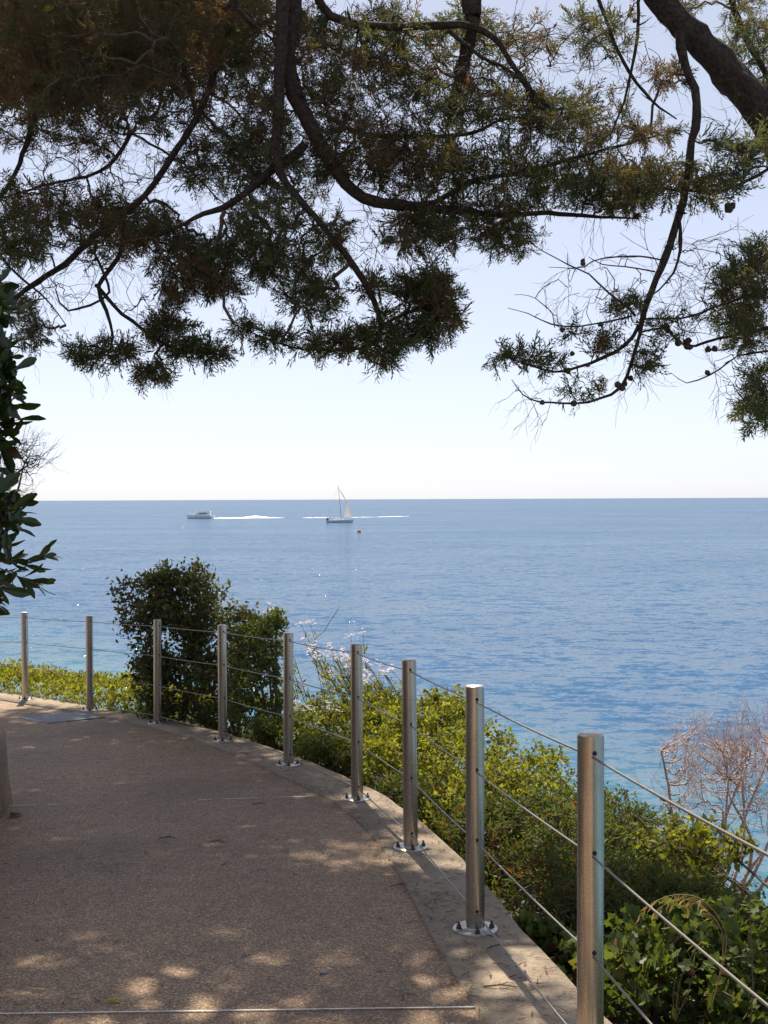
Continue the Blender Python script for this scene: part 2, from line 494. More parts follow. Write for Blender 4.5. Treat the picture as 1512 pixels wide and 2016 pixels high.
def sea_mat():
    m, nt, p, out = new_mat('sea_water')
    g = N(nt, 'ShaderNodeNewGeometry')
    mp = N(nt, 'ShaderNodeMapping')
    mp.inputs['Rotation'].default_value = (0, 0, R(14))
    mp.inputs['Scale'].default_value = (0.6, 1.0, 1.0)
    nt.links.new(g.outputs['Position'], mp.inputs[0])
    sep = N(nt, 'ShaderNodeSeparateXYZ')
    nt.links.new(g.outputs['Position'], sep.inputs[0])
    # shallow water over pale sand close to the shore
    sh = math_n(nt, 'ADD', sep.outputs['Y'], math_n(nt, 'MULTIPLY', sep.outputs['X'], 1.25))
    nb = noise(nt, 0.035, 4, 0.6, g.outputs['Position'])
    sh = math_n(nt, 'ADD', sh, math_n(nt, 'MULTIPLY', math_n(nt, 'SUBTRACT', nb.outputs[0], 0.5), 40.0))
    shal = N(nt, 'ShaderNodeMapRange', clamp=True)
    nt.links.new(sh, shal.inputs[0])
    shal.inputs[1].default_value = 40; shal.inputs[2].default_value = 76
    shal.inputs[3].default_value = 0.8; shal.inputs[4].default_value = 0.0
    # large patches of seagrass and sand, wind streaks
    n0 = noise(nt, 0.006, 4, 0.55, mp.outputs[0])
    deep = ramp(nt, [(0.35, (0.026, 0.086, 0.185)), (0.65, (0.040, 0.112, 0.215))], n0.outputs[0])
    sand = ramp(nt, [(0.40, (0.04, 0.12, 0.17)), (0.62, (0.12, 0.29, 0.285))], nb.outputs[0])
    c = mixc(nt, shal.outputs[0], deep.outputs[0], sand.outputs[0])
    # wave slopes: several sizes of chop added up
    acc = None
    for scl, k, dt in ((0.08, 0.22, 2), (0.35, 0.75, 2), (1.2, 1.30, 3), (4.5, 0.90, 2)):
        h = noise(nt, scl, dt, 0.6, mp.outputs[0])
        a1 = N(nt, 'ShaderNodeVectorMath', operation='SUBTRACT')
        nt.links.new(h.outputs['Color'], a1.inputs[0]); a1.inputs[1].default_value = (0.5, 0.5, 0.5)
        a2 = N(nt, 'ShaderNodeVectorMath', operation='MULTIPLY')
        nt.links.new(a1.outputs[0], a2.inputs[0]); a2.inputs[1].default_value = (k * 0.6, k, 0)
        if acc is None: acc = a2.outputs[0]
        else:
            a3 = N(nt, 'ShaderNodeVectorMath', operation='ADD')
            nt.links.new(acc, a3.inputs[0]); nt.links.new(a2.outputs[0], a3.inputs[1]); acc = a3.outputs[0]
    a4 = N(nt, 'ShaderNodeVectorMath', operation='ADD')
    nt.links.new(acc, a4.inputs[0]); a4.inputs[1].default_value = (0, 0, 1)
    a5 = N(nt, 'ShaderNodeVectorMath', operation='NORMALIZE')
    nt.links.new(a4.outputs[0], a5.inputs[0])
    b = a5.outputs[0]
    # gusts roughen the surface in long patches
    mg = N(nt, 'ShaderNodeMapping')
    mg.inputs['Scale'].default_value = (0.012, 0.022, 1)
    mg.inputs['Rotation'].default_value = (0, 0, R(-6))
    nt.links.new(g.outputs['Position'], mg.inputs[0])
    gust = ramp(nt, [(0.3, (0.70, 0.70, 0.70)), (0.68, (1.0, 1.0, 1.0))], noise(nt, 1.0, 6, 0.7, mg.outputs[0]).outputs[0])
    dif = N(nt, 'ShaderNodeBsdfDiffuse')
    nt.links.new(c, dif.inputs['Color'])
    gl = N(nt, 'ShaderNodeBsdfGlossy')
    gl.inputs['Roughness'].default_value = 0.12
    nt.links.new(b, gl.inputs['Normal'])
    fr = N(nt, 'ShaderNodeFresnel')
    fr.inputs['IOR'].default_value = 1.33
    nt.links.new(b, fr.inputs['Normal'])
    lim = N(nt, 'ShaderNodeMath', operation='SMOOTH_MIN')      # unresolved wave slopes cap the mirror at grazing angles
    nt.links.new(fr.outputs[0], lim.inputs[0])
    lim.inputs[1].default_value = 0.53; lim.inputs[2].default_value = 0.2
    mx = N(nt, 'ShaderNodeMixShader')
    nt.links.new(math_n(nt, 'MULTIPLY', lim.outputs[0], gust.outputs[0]), mx.inputs[0])
    nt.links.new(dif.outputs[0], mx.inputs[1]); nt.links.new(gl.outputs[0], mx.inputs[2])
    nt.links.new(mx.outputs[0], out.inputs[0])
    return m
M['sea'] = sea_mat()
M['foam'] = plain('foam', (0.82, 0.84, 0.85), 0.7, 0, 0.08, 0.5)
M['gelcoat'] = plain('white_gelcoat', (0.85, 0.85, 0.84), 0.3, 0, 0.04, 0.5)
M['darkglass'] = plain('dark_glass', (0.03, 0.035, 0.045), 0.1)
M['sail'] = leaf_mat('sailcloth', [(0.0, (0.52, 0.49, 0.47)), (1.0, (0.6, 0.58, 0.55))], 0.4, 0.7, (1, 1, 1))
M['spar'] = plain('spar_alloy', (0.35, 0.33, 0.32), 0.5, 0.4)
M['hullgrey'] = plain('sailboat_hull', (0.74, 0.73, 0.71), 0.4, 0, 0.05, 0.5)
M['orange'] = plain('buoy_orange', (0.75, 0.24, 0.04), 0.5, 0, 0.1, 3)
M['navy'] = plain('dark_blue_canvas', (0.03, 0.04, 0.06), 0.7)

# ------------------------------------------------------------------ setting: sea
mb = MB()
ys = [-40, 0, 20, 60, 150, 400, 1000, 3000, 10000, 30000, 80000]
for a, b in zip(ys[:-1], ys[1:]):
    w0, w1 = 60 + abs(a) * 1.2, 60 + abs(b) * 1.2
    mb.add([(-w0, a, SEA), (w0, a, SEA), (w1, b, SEA), (-w1, b, SEA)], [(0, 1, 2, 3)])
tag(mb.build('sea', M['sea']), kind='structure')

# ------------------------------------------------------------------ setting: path, concrete edge, bank
POSTS = [(0.92, -1.0), (0.86, 0.55), (0.75, 2.06), (0.59, 3.54), (0.366, 5.01), (0.134, 6.49), (-0.18, 7.88),
         (-0.73, 9.27), (-1.40, 10.60), (-2.19, 11.82), (-3.11, 12.94), (-4.12, 14.07), (-5.20, 15.10), (-6.40, 16.0)]
line_pts = [(0.95, -7.0), (0.95, -4.0)] + POSTS + [(-9.5, 17.8), (-14, 19.5), (-22, 21.5)]
FL, _ = smooth_line([(x, y, 0) for x, y in line_pts], [1] * len(line_pts), 0.25)
FT = np.gradient(FL, axis=0); FT /= np.linalg.norm(FT, axis=1, keepdims=True)
FN = np.stack([FT[:, 1], -FT[:, 0], np.zeros(len(FL))], 1)      # outward, towards the sea
post_i = [int(np.argmin(np.hypot(FL[:, 0] - x, FL[:, 1] - y))) for x, y in POSTS]

def rail_pt(t, s):
    """t counts posts from the nearest one behind the camera, s metres outward"""
    k = min(max(int(t), 0), len(POSTS) - 2)
    i = post_i[k] + (post_i[k + 1] - post_i[k]) * (t - k)
    i0 = int(i); f = i - i0
    P = FL[i0] * (1 - f) + FL[i0 + 1] * f
    n = FN[i0] * (1 - f) + FN[i0 + 1] * f
    return P + n * s

inner = FL - FN * (0.17 + 0.03 * np.sin(np.arange(len(FL)) * 0.33))[:, None]
outer = FL + FN * 0.20
# path surface
far_left = [(-22, 14.5, 0), (-14, 13.2, 0), (-9, 11.6, 0), (-6, 10.3, 0), (-4.2, 9.4, 0), (-3.1, 8.75, 0), (-2.6, 8.2, 0), (-2.36, 7.6, 0), (-2.32, 6, 0), (-2.3, 2, 0), (-2.3, -7, 0)]
poly = [Vector((p[0], p[1], 0)) for p in inner] + [Vector(p) for p in far_left]
tris = geometry.tessellate_polygon([poly])
mb = MB()
mb.add([(p.x, p.y, gz(p.y)) for p in poly], [t if (poly[t[1]] - poly[t[0]]).cross(poly[t[2]] - poly[t[0]]).z > 0 else t[::-1] for t in tris])
path = tag(mb.build('path', M['path']), kind='structure')
# concrete edging
mb = MB()
V, F = [], []
for i in range(len(FL)):
    z = gz(outer[i, 1]) + 0.012
    zi = gz(inner[i, 1]) + 0.012
    j = RNG.normal() * 0.008
    o = outer[i] + FN[i] * j
    V += [(inner[i, 0], inner[i, 1], zi - 0.1), (inner[i, 0], inner[i, 1], zi), (o[0], o[1], z), (o[0] + FN[i, 0] * .006, o[1] + FN[i, 1] * .006, z - 0.02), (o[0], o[1], z - 0.45)]
for i in range(len(FL) - 1):
    for k in range(4):
        a = i * 5 + k
        F.append((a, a + 1, a + 6, a + 5))
mb.add(V, np.array(F)[:, ::-1])
tag(mb.build('path_edging', M['concrete']), kind='structure')
# bank falling to the sea
S_ = [0.15, 0.3, 0.6, 1.0, 1.5, 2.2, 3.2, 4.5, 6.5, 9, 12, 16, 20]
D_ = [-0.26, -0.27, -0.27, -0.29, -0.38, -0.75, -1.7, -3.3, -6.0, -8.8, -10.6, -12.5, -14]
def drop(s): return float(np.interp(s, S_, D_))
mb = MB()
V = []
sub = list(range(0, len(FL), 2))
for i in sub:
    for s, d in zip(S_, D_):
        s2 = s * (1 if FL[i, 1] < 11 else 1)
        P = FL[i] + FN[i] * s2
        nz = RNG.normal() * 0.05 * min(s, 3)
        V.append((P[0] + nz, P[1] + nz, gz(FL[i, 1]) + d + (nz if s > 0.4 else 0)))
F = []
m = len(S_)
for a in range(len(sub) - 1):
    for k in range(m - 1):
        q = a * m + k
        F.append((q, q + 1, q + m + 1, q + m))
mb.add(V, np.array(F)[:, ::-1])
tag(mb.build('bank', M['soil'], smooth=True), kind='structure')
# garden ground left of the path, held by the low wall
mb = MB()
gl = [(x, y) for x, y, _ in far_left]
V = []
for x, y in gl:
    nx, ny = (-1, 0) if y < 8 else (-0.45, -0.9)
    V += [(x + nx * .26, y + ny * .26, gz(y) + 0.42), (x + nx * 3, y + ny * 3, gz(y) + 0.9), (x + nx * 12, y + ny * 12, gz(y) + 3.5)]
F = []
for a in range(len(gl) - 1):
    for k in range(2):
        q = a * 3 + k
        F.append((q, q + 1, q + 4, q + 3))
mb.add(V, F)
tag(mb.build('garden_ground', M['soil']), kind='structure')

# low wall along the garden
WL, _ = smooth_line([(x, y, 0) for x, y, _ in far_left[3:]], [1] * len(far_left[3:]), 0.2)
WT = np.gradient(WL, axis=0); WT /= np.linalg.norm(WT, axis=1, keepdims=True)
WN = np.stack([-WT[:, 1], WT[:, 0], np.zeros(len(WL))], 1)
if (WN[len(WN) - 3] @ np.array([1, 0, 0])) < 0: WN = -WN
mb = MB()
V, F = [], []
for i in range(len(WL)):
    g = gz(WL[i, 1])
    wob = RNG.normal(size=4) * 0.022
    prof = [(0.02 + wob[0] * .5, -0.15), (0.0 + wob[1], 0.18), (-0.015 + wob[2], 0.46), (-0.05, 0.50 + wob[3] * .6), (-0.25, 0.49), (-0.29, 0.44), (-0.29, -0.15)]
    for s, h in prof:
        P = WL[i] + WN[i] * s
        V.append((P[0], P[1], g + h))
for i in range(len(WL) - 1):
    for k in range(6):
        a = i * 7 + k
        F.append((a, a + 1, a + 8, a + 7))
mb.add(V, F)
wall = mb.build('low_wall', M['wall'])
tag(wall, 'low weathered concrete garden wall along the left edge of the path', 'wall')

# joint strips across the path
def strip(name, p0, p1, w, gaps):
    mb = MB()
    p0, p1 = np.array(p0), np.array(p1)
    d = (p1 - p0); L = np.linalg.norm(d); d /= L
    n = np.array([-d[1], d[0]])
    k = 140
    for i in range(k):
        t0, t1 = i / k, (i + 1) / k
        if any(a <= t0 < b for a, b in gaps): continue
        a, b = p0 + d * L * t0, p0 + d * L * t1
        V = []
        for q, sgn in ((a, -1), (b, -1), (b, 1), (a, 1)):
            e = q + n * sgn * w / 2 * (0.9 + 0.2 * RNG.random())
            V.append((e[0], e[1], gz(e[1]) + 0.006))
        mb.add(V, [(0, 1, 2, 3)])
    o = mb.build(name, M['white_line'], path)
    return o
g0, g1 = ground(-40, 1999), ground(942, 1985)
strip('joint_strip', (g0.x, g0.y), (g1.x, g1.y), 0.009, [])
g0, g1 = ground(8, 1588), ground(616, 1569)
strip('joint_strip', (g0.x, g0.y), (g1.x, g1.y), 0.010, [(0.1, 0.13), (0.16, 0.62), (0.66, 0.70), (0.81, 0.86)])

# drain cover: a perforated steel plate set in the path
c4 = [ground(56, 1414), ground(155, 1404), ground(188, 1414), ground(84, 1424)]
cc = sum((Vector(p) for p in c4), Vector()) / 4
ux = (c4[2] - c4[3]); lx = ux.length; ux.normalize()
uy = (c4[1] - c4[2]); ly = 0.62; uy = Vector((-ux.y, ux.x, 0)).normalized()
lx = 0.62
dr = empty('drain_cover', cc, 'square grey metal drain cover set flush in the far path', 'drain cover')
def drain_pt(u, v, h):
    p = cc + ux * u + uy * v
    return (p.x, p.y, gz(p.y) + h)
mb = MB()
for (u0, u1, v0, v1) in ((-.5, .5, -.5, -.46), (-.5, .5, .46, .5), (-.5, -.46, -.46, .46), (.46, .5, -.46, .46)):
    V = [drain_pt(u * lx, v * ly, h) for h in (-0.02, 0.012) for u, v in ((u0, v0), (u1, v0), (u1, v1), (u0, v1))]
    mb.add(V, [(4, 5, 6, 7), (0, 1, 5, 4), (1, 2, 6, 5), (2, 3, 7, 6), (3, 0, 4, 7)])
mb.build('frame', M['galv'], dr)
mb = MB()
V = [drain_pt(u * lx, v * ly, 0.004) for u, v in ((-.46, -.46), (.46, -.46), (.46, .46), (-.46, .46))]
mb.add(V, [(0, 1, 2, 3)])
mb.build('pit_shade', M['rubber'], dr)  # flat black sheet under the bars, shade of a hollow put in as colour
for i in range(13):
    mb = MB()
    v = -0.42 + 0.84 * i / 12
    V = [drain_pt(u * lx, (v + w) * ly, h) for h in (0.006, 0.010) for u, w in ((-.455, -.022), (.455, -.022), (.455, .022), (-.455, .022))]
    mb.add(V, [(4, 5, 6, 7), (0, 1, 5, 4), (1, 2, 6, 5), (2, 3, 7, 6), (3, 0, 4, 7)])
    mb.build('bar', M['galv'], dr)

# ------------------------------------------------------------------ railing
root = empty('cable_railing', (POSTS[5][0], POSTS[5][1], gz(POSTS[5][1])), 'stainless steel cable railing with round posts curving along the path edge', 'railing')
PR = 0.0385
mbp = MB()
mbp.lathe([(PR, 0.008), (PR, 0.996)], sides=28)
post_me = mbp.mesh('post', smooth=True); post_me.materials.append(M['steel'])
mbp = MB(); mbp.lathe([(PR, 0.996), (PR - 0.0015, 1.000), (PR - 0.006, 1.0015), (0.0, 1.0018)], sides=28)
cap_me = mbp.mesh('cap', smooth=False); cap_me.materials.append(M['plate'])
mbp = MB(); mbp.lathe([(0.0, 0.0005), (0.092, 0.0005), (0.092, 0.007), (0.090, 0.009), (PR + 0.004, 0.009), (PR + 0.001, 0.015), (PR - .004, 0.018)], sides=32)
plate_me = mbp.mesh('base_plate'); plate_me.materials.append(M['plate'])
mbp = MB(); mbp.lathe([(0.013, 0.009), (0.013, 0.012), (0.0105, 0.012), (0.0105, 0.021), (0.006, 0.022), (0.006, 0.036), (0.0, 0.037)], sides=6)
bolt_me = mbp.mesh('bolt'); bolt_me.materials.append(M['bolt'])
CAB_H = [0.950, 0.664, 0.378, 0.087]
mbp = MB(); mbp.lathe([(0.0068, -0.004), (0.0068, 0.0016), (0.005, 0.0024), (0.0, 0.0026)], sides=10)
grom_me = mbp.mesh('grommet'); grom_me.materials.append(M['rubber'])
rl = np.array(root.location)
for i, (x, y) in enumerate(POSTS[2:13]):
    i += 2
    zb = gz(y) + 0.013
    th = math.atan2(FT[post_i[i]][1], FT[post_i[i]][0])
    p = put('post', post_me, np.array((x, y, zb)) - rl, root, (R(random.uniform(-.3, .3)), R(random.uniform(-.3, .3)), random.uniform(0, 6)))
    put('cap', cap_me, (0, 0, 0), p)
    put('base_plate', plate_me, (0, 0, 0), p)
    for k in range(4):
        a = -p.rotation_euler.z + 0.1 + k * math.pi / 2 + random.uniform(-.1, .1)
        put('bolt', bolt_me, (0.068 * math.cos(a), 0.068 * math.sin(a), 0), p, (0, 0, random.random()))
    for h in CAB_H:
        for sgn in (0, 1):
            a = th + sgn * math.pi - p.rotation_euler.z
            put('grommet', grom_me, (PR * math.cos(a), PR * math.sin(a), h), p, (0, R(90), a))
for h in CAB_H:
    pts = []
    for k in range(1, len(POSTS) - 1):
        a = np.array((*POSTS[k], gz(POSTS[k][1]) + h)); b = np.array((*POSTS[k + 1], gz(POSTS[k + 1][1]) + h))
        for q in range(8):
            t = q / 8
            c = a * (1 - t) + b * t
            c[2] -= 0.006 * 4 * t * (1 - t)
            pts.append(c)
    mb = MB(); mb.tube(pts, 0.0036, sides=8)
    mb.build('cable', M['cable'], root, smooth=True)

# ------------------------------------------------------------------ leaf and spray templates
def spray_template(seed, n_side=8):
    """flat cypress spray: axis along +Z, length 1"""
    rg = random.Random(seed)
    V, F = [], []
    def shoot(p, d, L, w):
        d = d.normalized()
        side = d.orthogonal().normalized()
        side = Matrix.Rotation(rg.uniform(0, 6.28), 3, d) @ side
        b = len(V)
        mid = p + d * L * 0.45
        V.extend([tuple(p), tuple(mid + side * w), tuple(p + d * L), tuple(mid - side * w)])
        F.extend([(b, b + 1, b + 2), (b, b + 2, b + 3)])
    Z = Vector((0, 0, 1))
    shoot(Vector((0, 0, 0)), Z, 1.0, 0.03)
    for i in range(n_side):
        t = 0.12 + 0.8 * i / n_side
        sgn = 1 if i % 2 else -1
        L = (0.46 - 0.26 * t) * rg.uniform(0.7, 1.25)
        d = Vector((sgn * rg.uniform(0.5, 1.0), rg.uniform(-0.5, 0.5), 0.9)).normalized()
        p = Vector((0, 0, t))
        shoot(p, d, L, 0.028)
        for k in range(2):
            tt = 0.25 + 0.35 * k
            s2 = 1 if k % 2 else -1
            dd = (d + Vector((s2 * 0.6 * d.z, rg.uniform(-.5, .5), -s2 * 0.4 * d.x + 0.2))).normalized()
            shoot(p + d * L * tt, dd, L * rg.uniform(0.5, 0.8), 0.026)
    return np.array(V), np.array(F)
SPRAYS = [spray_template(k) for k in range(6)]
def coarse_template(seed):
    V, F = spray_template(seed, 7)
    keep = []
    for i in range(len(V) // 4):
        if i == 0 or (i - 1) % 3 in (0, 2): keep.append(i)
    V2 = np.vstack([V[i * 4:i * 4 + 4] for i in keep]); c = V2.reshape(-1, 4, 3)
    m = (c[:, 0] + c[:, 2]) / 2
    c[:, 1] = m + (c[:, 1] - m) * 2.0; c[:, 3] = m + (c[:, 3] - m) * 2.0
    F2 = np.vstack([[(4 * q, 4 * q + 1, 4 * q + 2), (4 * q, 4 * q + 2, 4 * q + 3)] for q in range(len(keep))])
    return c.reshape(-1, 3), F2
COARSE = [coarse_template(20 + k) for k in range(6)]

def twig_template(seed, wig=0.5, fan=1.0, rad=0.009):
    """fine bare twig: forked, along +Z"""
    rg = random.Random(seed)
    V, F = [], []
    def seg(p, q, w):
        d = (q - p).normalized()
        a = d.orthogonal().normalized(); c = d.cross(a)
        b = len(V)
        for k in range(3):
            an = k * 2.094
            V.append(tuple(p + (a * math.cos(an) + c * math.sin(an)) * w))
        for k in range(3):
            an = k * 2.094
            V.append(tuple(q + (a * math.cos(an) + c * math.sin(an)) * w * 0.7))
        for k in range(3):
            F.extend([(b + k, b + (k + 1) % 3, b + 3 + (k + 1) % 3), (b + k, b + 3 + (k + 1) % 3, b + 3 + k)])
    def run(p, d, L, n, w, depth):
        for i in range(n):
            d = (d + Vector((rg.uniform(-wig, wig), rg.uniform(-wig, wig), rg.uniform(-.2, .2)))).normalized()
            q = p + d * L / n
            seg(p, q, w)
            if depth and i > 0 and rg.random() < 0.8:
                run(q, (d + Vector((rg.uniform(-fan, fan), rg.uniform(-fan, fan), rg.uniform(-.3, .3)))).normalized(), L * rg.uniform(.3, .55), 2, w * 0.7, depth - 1)
            p = q
            w *= 0.88
    run(Vector((0, 0, 0)), Vector((0, 0, 1)), 1.0, 6, rad, 1)
    return np.array(V), np.array(F)
TWIGS = [twig_template(k) for k in range(5)]
FORKS = [twig_template(40 + k, 0.3, 0.8, 0.012) for k in range(5)]

def leaf_template(w, fold=0.12, curl=0.15, tipw=0.35, n=4, obovate=False):
    """leaf along +Z from origin, width along X, normal -Y"""
    V, F = [], []
    prof = []
    for i in range(n + 1):
        t = i / n
        if obovate: ww = w * (math.sin(math.pi * min(1, t ** 1.7 * 0.86 + 0.02))) if t < 1 else w * 0.25
        else: ww = w * math.sin(math.pi * (0.06 + 0.94 * t) ** 0.85)
        if i == n and not obovate: ww = 0.004
        prof.append((t, max(ww, 0.012) if i == 0 else ww))
    for t, ww in prof:
        y = -curl * t * t
        V += [(-ww, y + fold * ww, t), (0, y, t), (ww, y + fold * ww, t)]
    for i in range(n):
        a = i * 3
        F += [(a, a + 1, a + 4), (a, a + 4, a + 3), (a + 1, a + 2, a + 5), (a + 1, a + 5, a + 4)]
    return np.array(V), np.array(F)
def small_leaf(w, curl):
    V = np.array([(0, 0, 0), (-w, 0.25 * w, 0.45), (0, -curl * .3, 0.5), (w, 0.25 * w, 0.45), (0, -curl, 1.0)])
    return V, np.array([(0, 2, 1), (0, 3, 2), (1, 2, 4), (2, 3, 4)])
OVAL = small_leaf(0.27, 0.12)
LANCE = small_leaf(0.13, 0.25)
OBOV = leaf_template(0.15, 0.25, 0.22, n=5, obovate=True)

def lobed_template():
    """five-lobed vine leaf, base at origin, along +Z"""
    pts = [(0, 0), (0.22, -0.12), (0.45, 0.05), (0.38, 0.25), (0.52, 0.5), (0.27, 0.55), (0.2, 0.75), (0, 1.0), (-0.2, 0.75), (-0.27, 0.55), (-0.52, 0.5), (-0.38, 0.25), (-0.45, 0.05), (-0.22, -0.12)]
    V = [(0, -0.04, 0.38)] + [(x, 0.10 * abs(x) - 0.12 * z * z, z) for x, z in pts]
    n = len(pts)
    F = [(0, 1 + k, 1 + (k + 1) % n) for k in range(n)]
    return np.array(V), np.array(F)
LOBED = lobed_template()

def scatter_leaves(mb, tpl, P, D, n_per, size, spread=0.9, reach=0.06, tint=None, up=0.3, var=0.35):
    """n_per leaves round every node P with shoot direction D"""
    n = len(P)
    if n == 0: return
    D = D / (np.linalg.norm(D, axis=1, keepdims=True) + 1e-9)
    PP = np.repeat(P, n_per, 0); DD = np.repeat(D, n_per, 0)
    k = len(PP)
    off = -DD * (RNG.random((k, 1)) * reach * 1.6) + RNG.normal(size=(k, 3)) * reach * 0.25
    dirs = DD * 0.6 + RNG.normal(size=(k, 3)) * spread * 0.75 + np.array([0, 0, up])
    Rm = frames(dirs, RNG.uniform(0, 6.28, k) if spread > 0.7 else RNG.normal(size=k) * 0.9)
    sc = size * (1 + var * RNG.normal(size=k)).clip(0.45, 1.7)
    t = RNG.random(k) if tint is None else np.clip(np.repeat(tint, n_per) + RNG.normal(size=k) * 0.18, 0, 1)
    mb.inst(tpl[0], tpl[1], PP + off, Rm, sc, t)

def ellipsoid(n, c, r, shell=0.0, clump=0):
    P = RNG.normal(size=(n, 3))
    P /= np.linalg.norm(P, axis=1, keepdims=True)
    rad = RNG.random((n, 1)) ** (1 / 3)
    rad = rad * (1 - shell) + shell * (0.75 + 0.25 * RNG.random((n, 1)))
    return np.array(c) + P * rad * np.array(r)

# ------------------------------------------------------------------ the cypresses
def px_limb(pts, d, scale=1.0, pre=None, post=None, wob=0.022, step=0.06):
    """limb from (px, py, width px[, depth]) entries"""
    P, W = [], []
    if pre:
        for x, y, z, w in pre: P.append((x, y, z)); W.append(w)
    for q in pts:
        dd = q[3] if len(q) > 3 else d
        P.append(tuple(at(q[0], q[1], dd))); W.append(q[2] * 0.84 / FPX * dd / 2)
    if post:
        for x, y, z, w in post: P.append((x, y, z)); W.append(w)
    return smooth_line(P, W, step, wob)

def px_blob(b):
    px, py, rx, ry, d, dd, n = b
    u = RNG.normal(size=(n, 3)); u /= np.linalg.norm(u, axis=1, keepdims=True)
    u *= RNG.random((n, 1)) ** 0.42
    return np.array([tuple(at(px + a * rx, py + c * ry, d + e * dd)) for a, c, e in u])

def sprays_on(mb, allp, S, par, cnt, idx, per, size, tmean, droop=0.0, spreadf=0.55, SPRAYS=SPRAYS):
    nodes = allp[S + idx]
    pd = nodes - allp[par[idx]]
    pd = pd / (np.linalg.norm(pd, axis=1, keepdims=True) + 1e-9)
    PP = np.repeat(nodes, per, 0); DD = np.repeat(pd, per, 0)
    seg = np.repeat(np.minimum(np.linalg.norm(nodes - allp[par[idx]], axis=1), 0.3), per)
    k = len(PP)
    PP = PP - DD * (RNG.random(k) * seg * 0.9)[:, None]
    dirs = DD * 0.8 + RNG.normal(size=(k, 3)) * spreadf + np.array([0, 0, -droop])
    Rm = frames(dirs, RNG.uniform(0, 6.28, k))
    sc = size * (1 + 0.3 * RNG.normal(size=k)).clip(0.5, 1.7)
    tn = np.repeat(np.clip(tmean + RNG.normal(size=len(nodes)) * 0.2, 0, 1), per)
    tt = np.clip(tn + RNG.normal(size=k) * 0.08, 0, 1)
    which = RNG.integers(0, len(SPRAYS), k)
    for w in range(len(SPRAYS)):
        m_ = which == w
        mb.inst(SPRAYS[w][0], SPRAYS[w][1], PP[m_], Rm[m_], sc[m_], tt[m_])

def twigs_on(mb, P, D, per, size, TWIGS=TWIGS, loose=0.7):
    k = len(P) * per
    if k == 0: return
    PP = np.repeat(P, per, 0); DD = np.repeat(D, per, 0)
    dirs = DD * 0.7 + RNG.normal(size=(k, 3)) * loose + np.array([0, 0, -0.15])
    Rm = frames(dirs, RNG.uniform(0, 6.28, k))
    sc = size * (1 + 0.4 * RNG.normal(size=k)).clip(0.4, 1.8)
    which = RNG.integers(0, len(TWIGS), k)
    for w in range(len(TWIGS)):
        m_ = which == w
        mb.inst(TWIGS[w][0], TWIGS[w][1], PP[m_], Rm[m_], sc[m_], RNG.random(m_.sum()))

def cone_mesh():
    """globular cypress cone with plated scales"""
    bm = bmesh.new()
    bmesh.ops.create_icosphere(bm, subdivisions=2, radius=0.0145)
    rg = random.Random(3)
    for v in bm.verts:
        v.co *= 0.9 + 0.22 * (math.sin(v.co.x * 520) * math.sin(v.co.y * 520 + 1) * math.sin(v.co.z * 480 + 2)) + rg.uniform(-.05, .05)
    me = bpy.data.meshes.new('cone')
    bm.to_mesh(me); bm.free()
    me.materials.append(M['cone'])
    return me
CONE = cone_mesh()

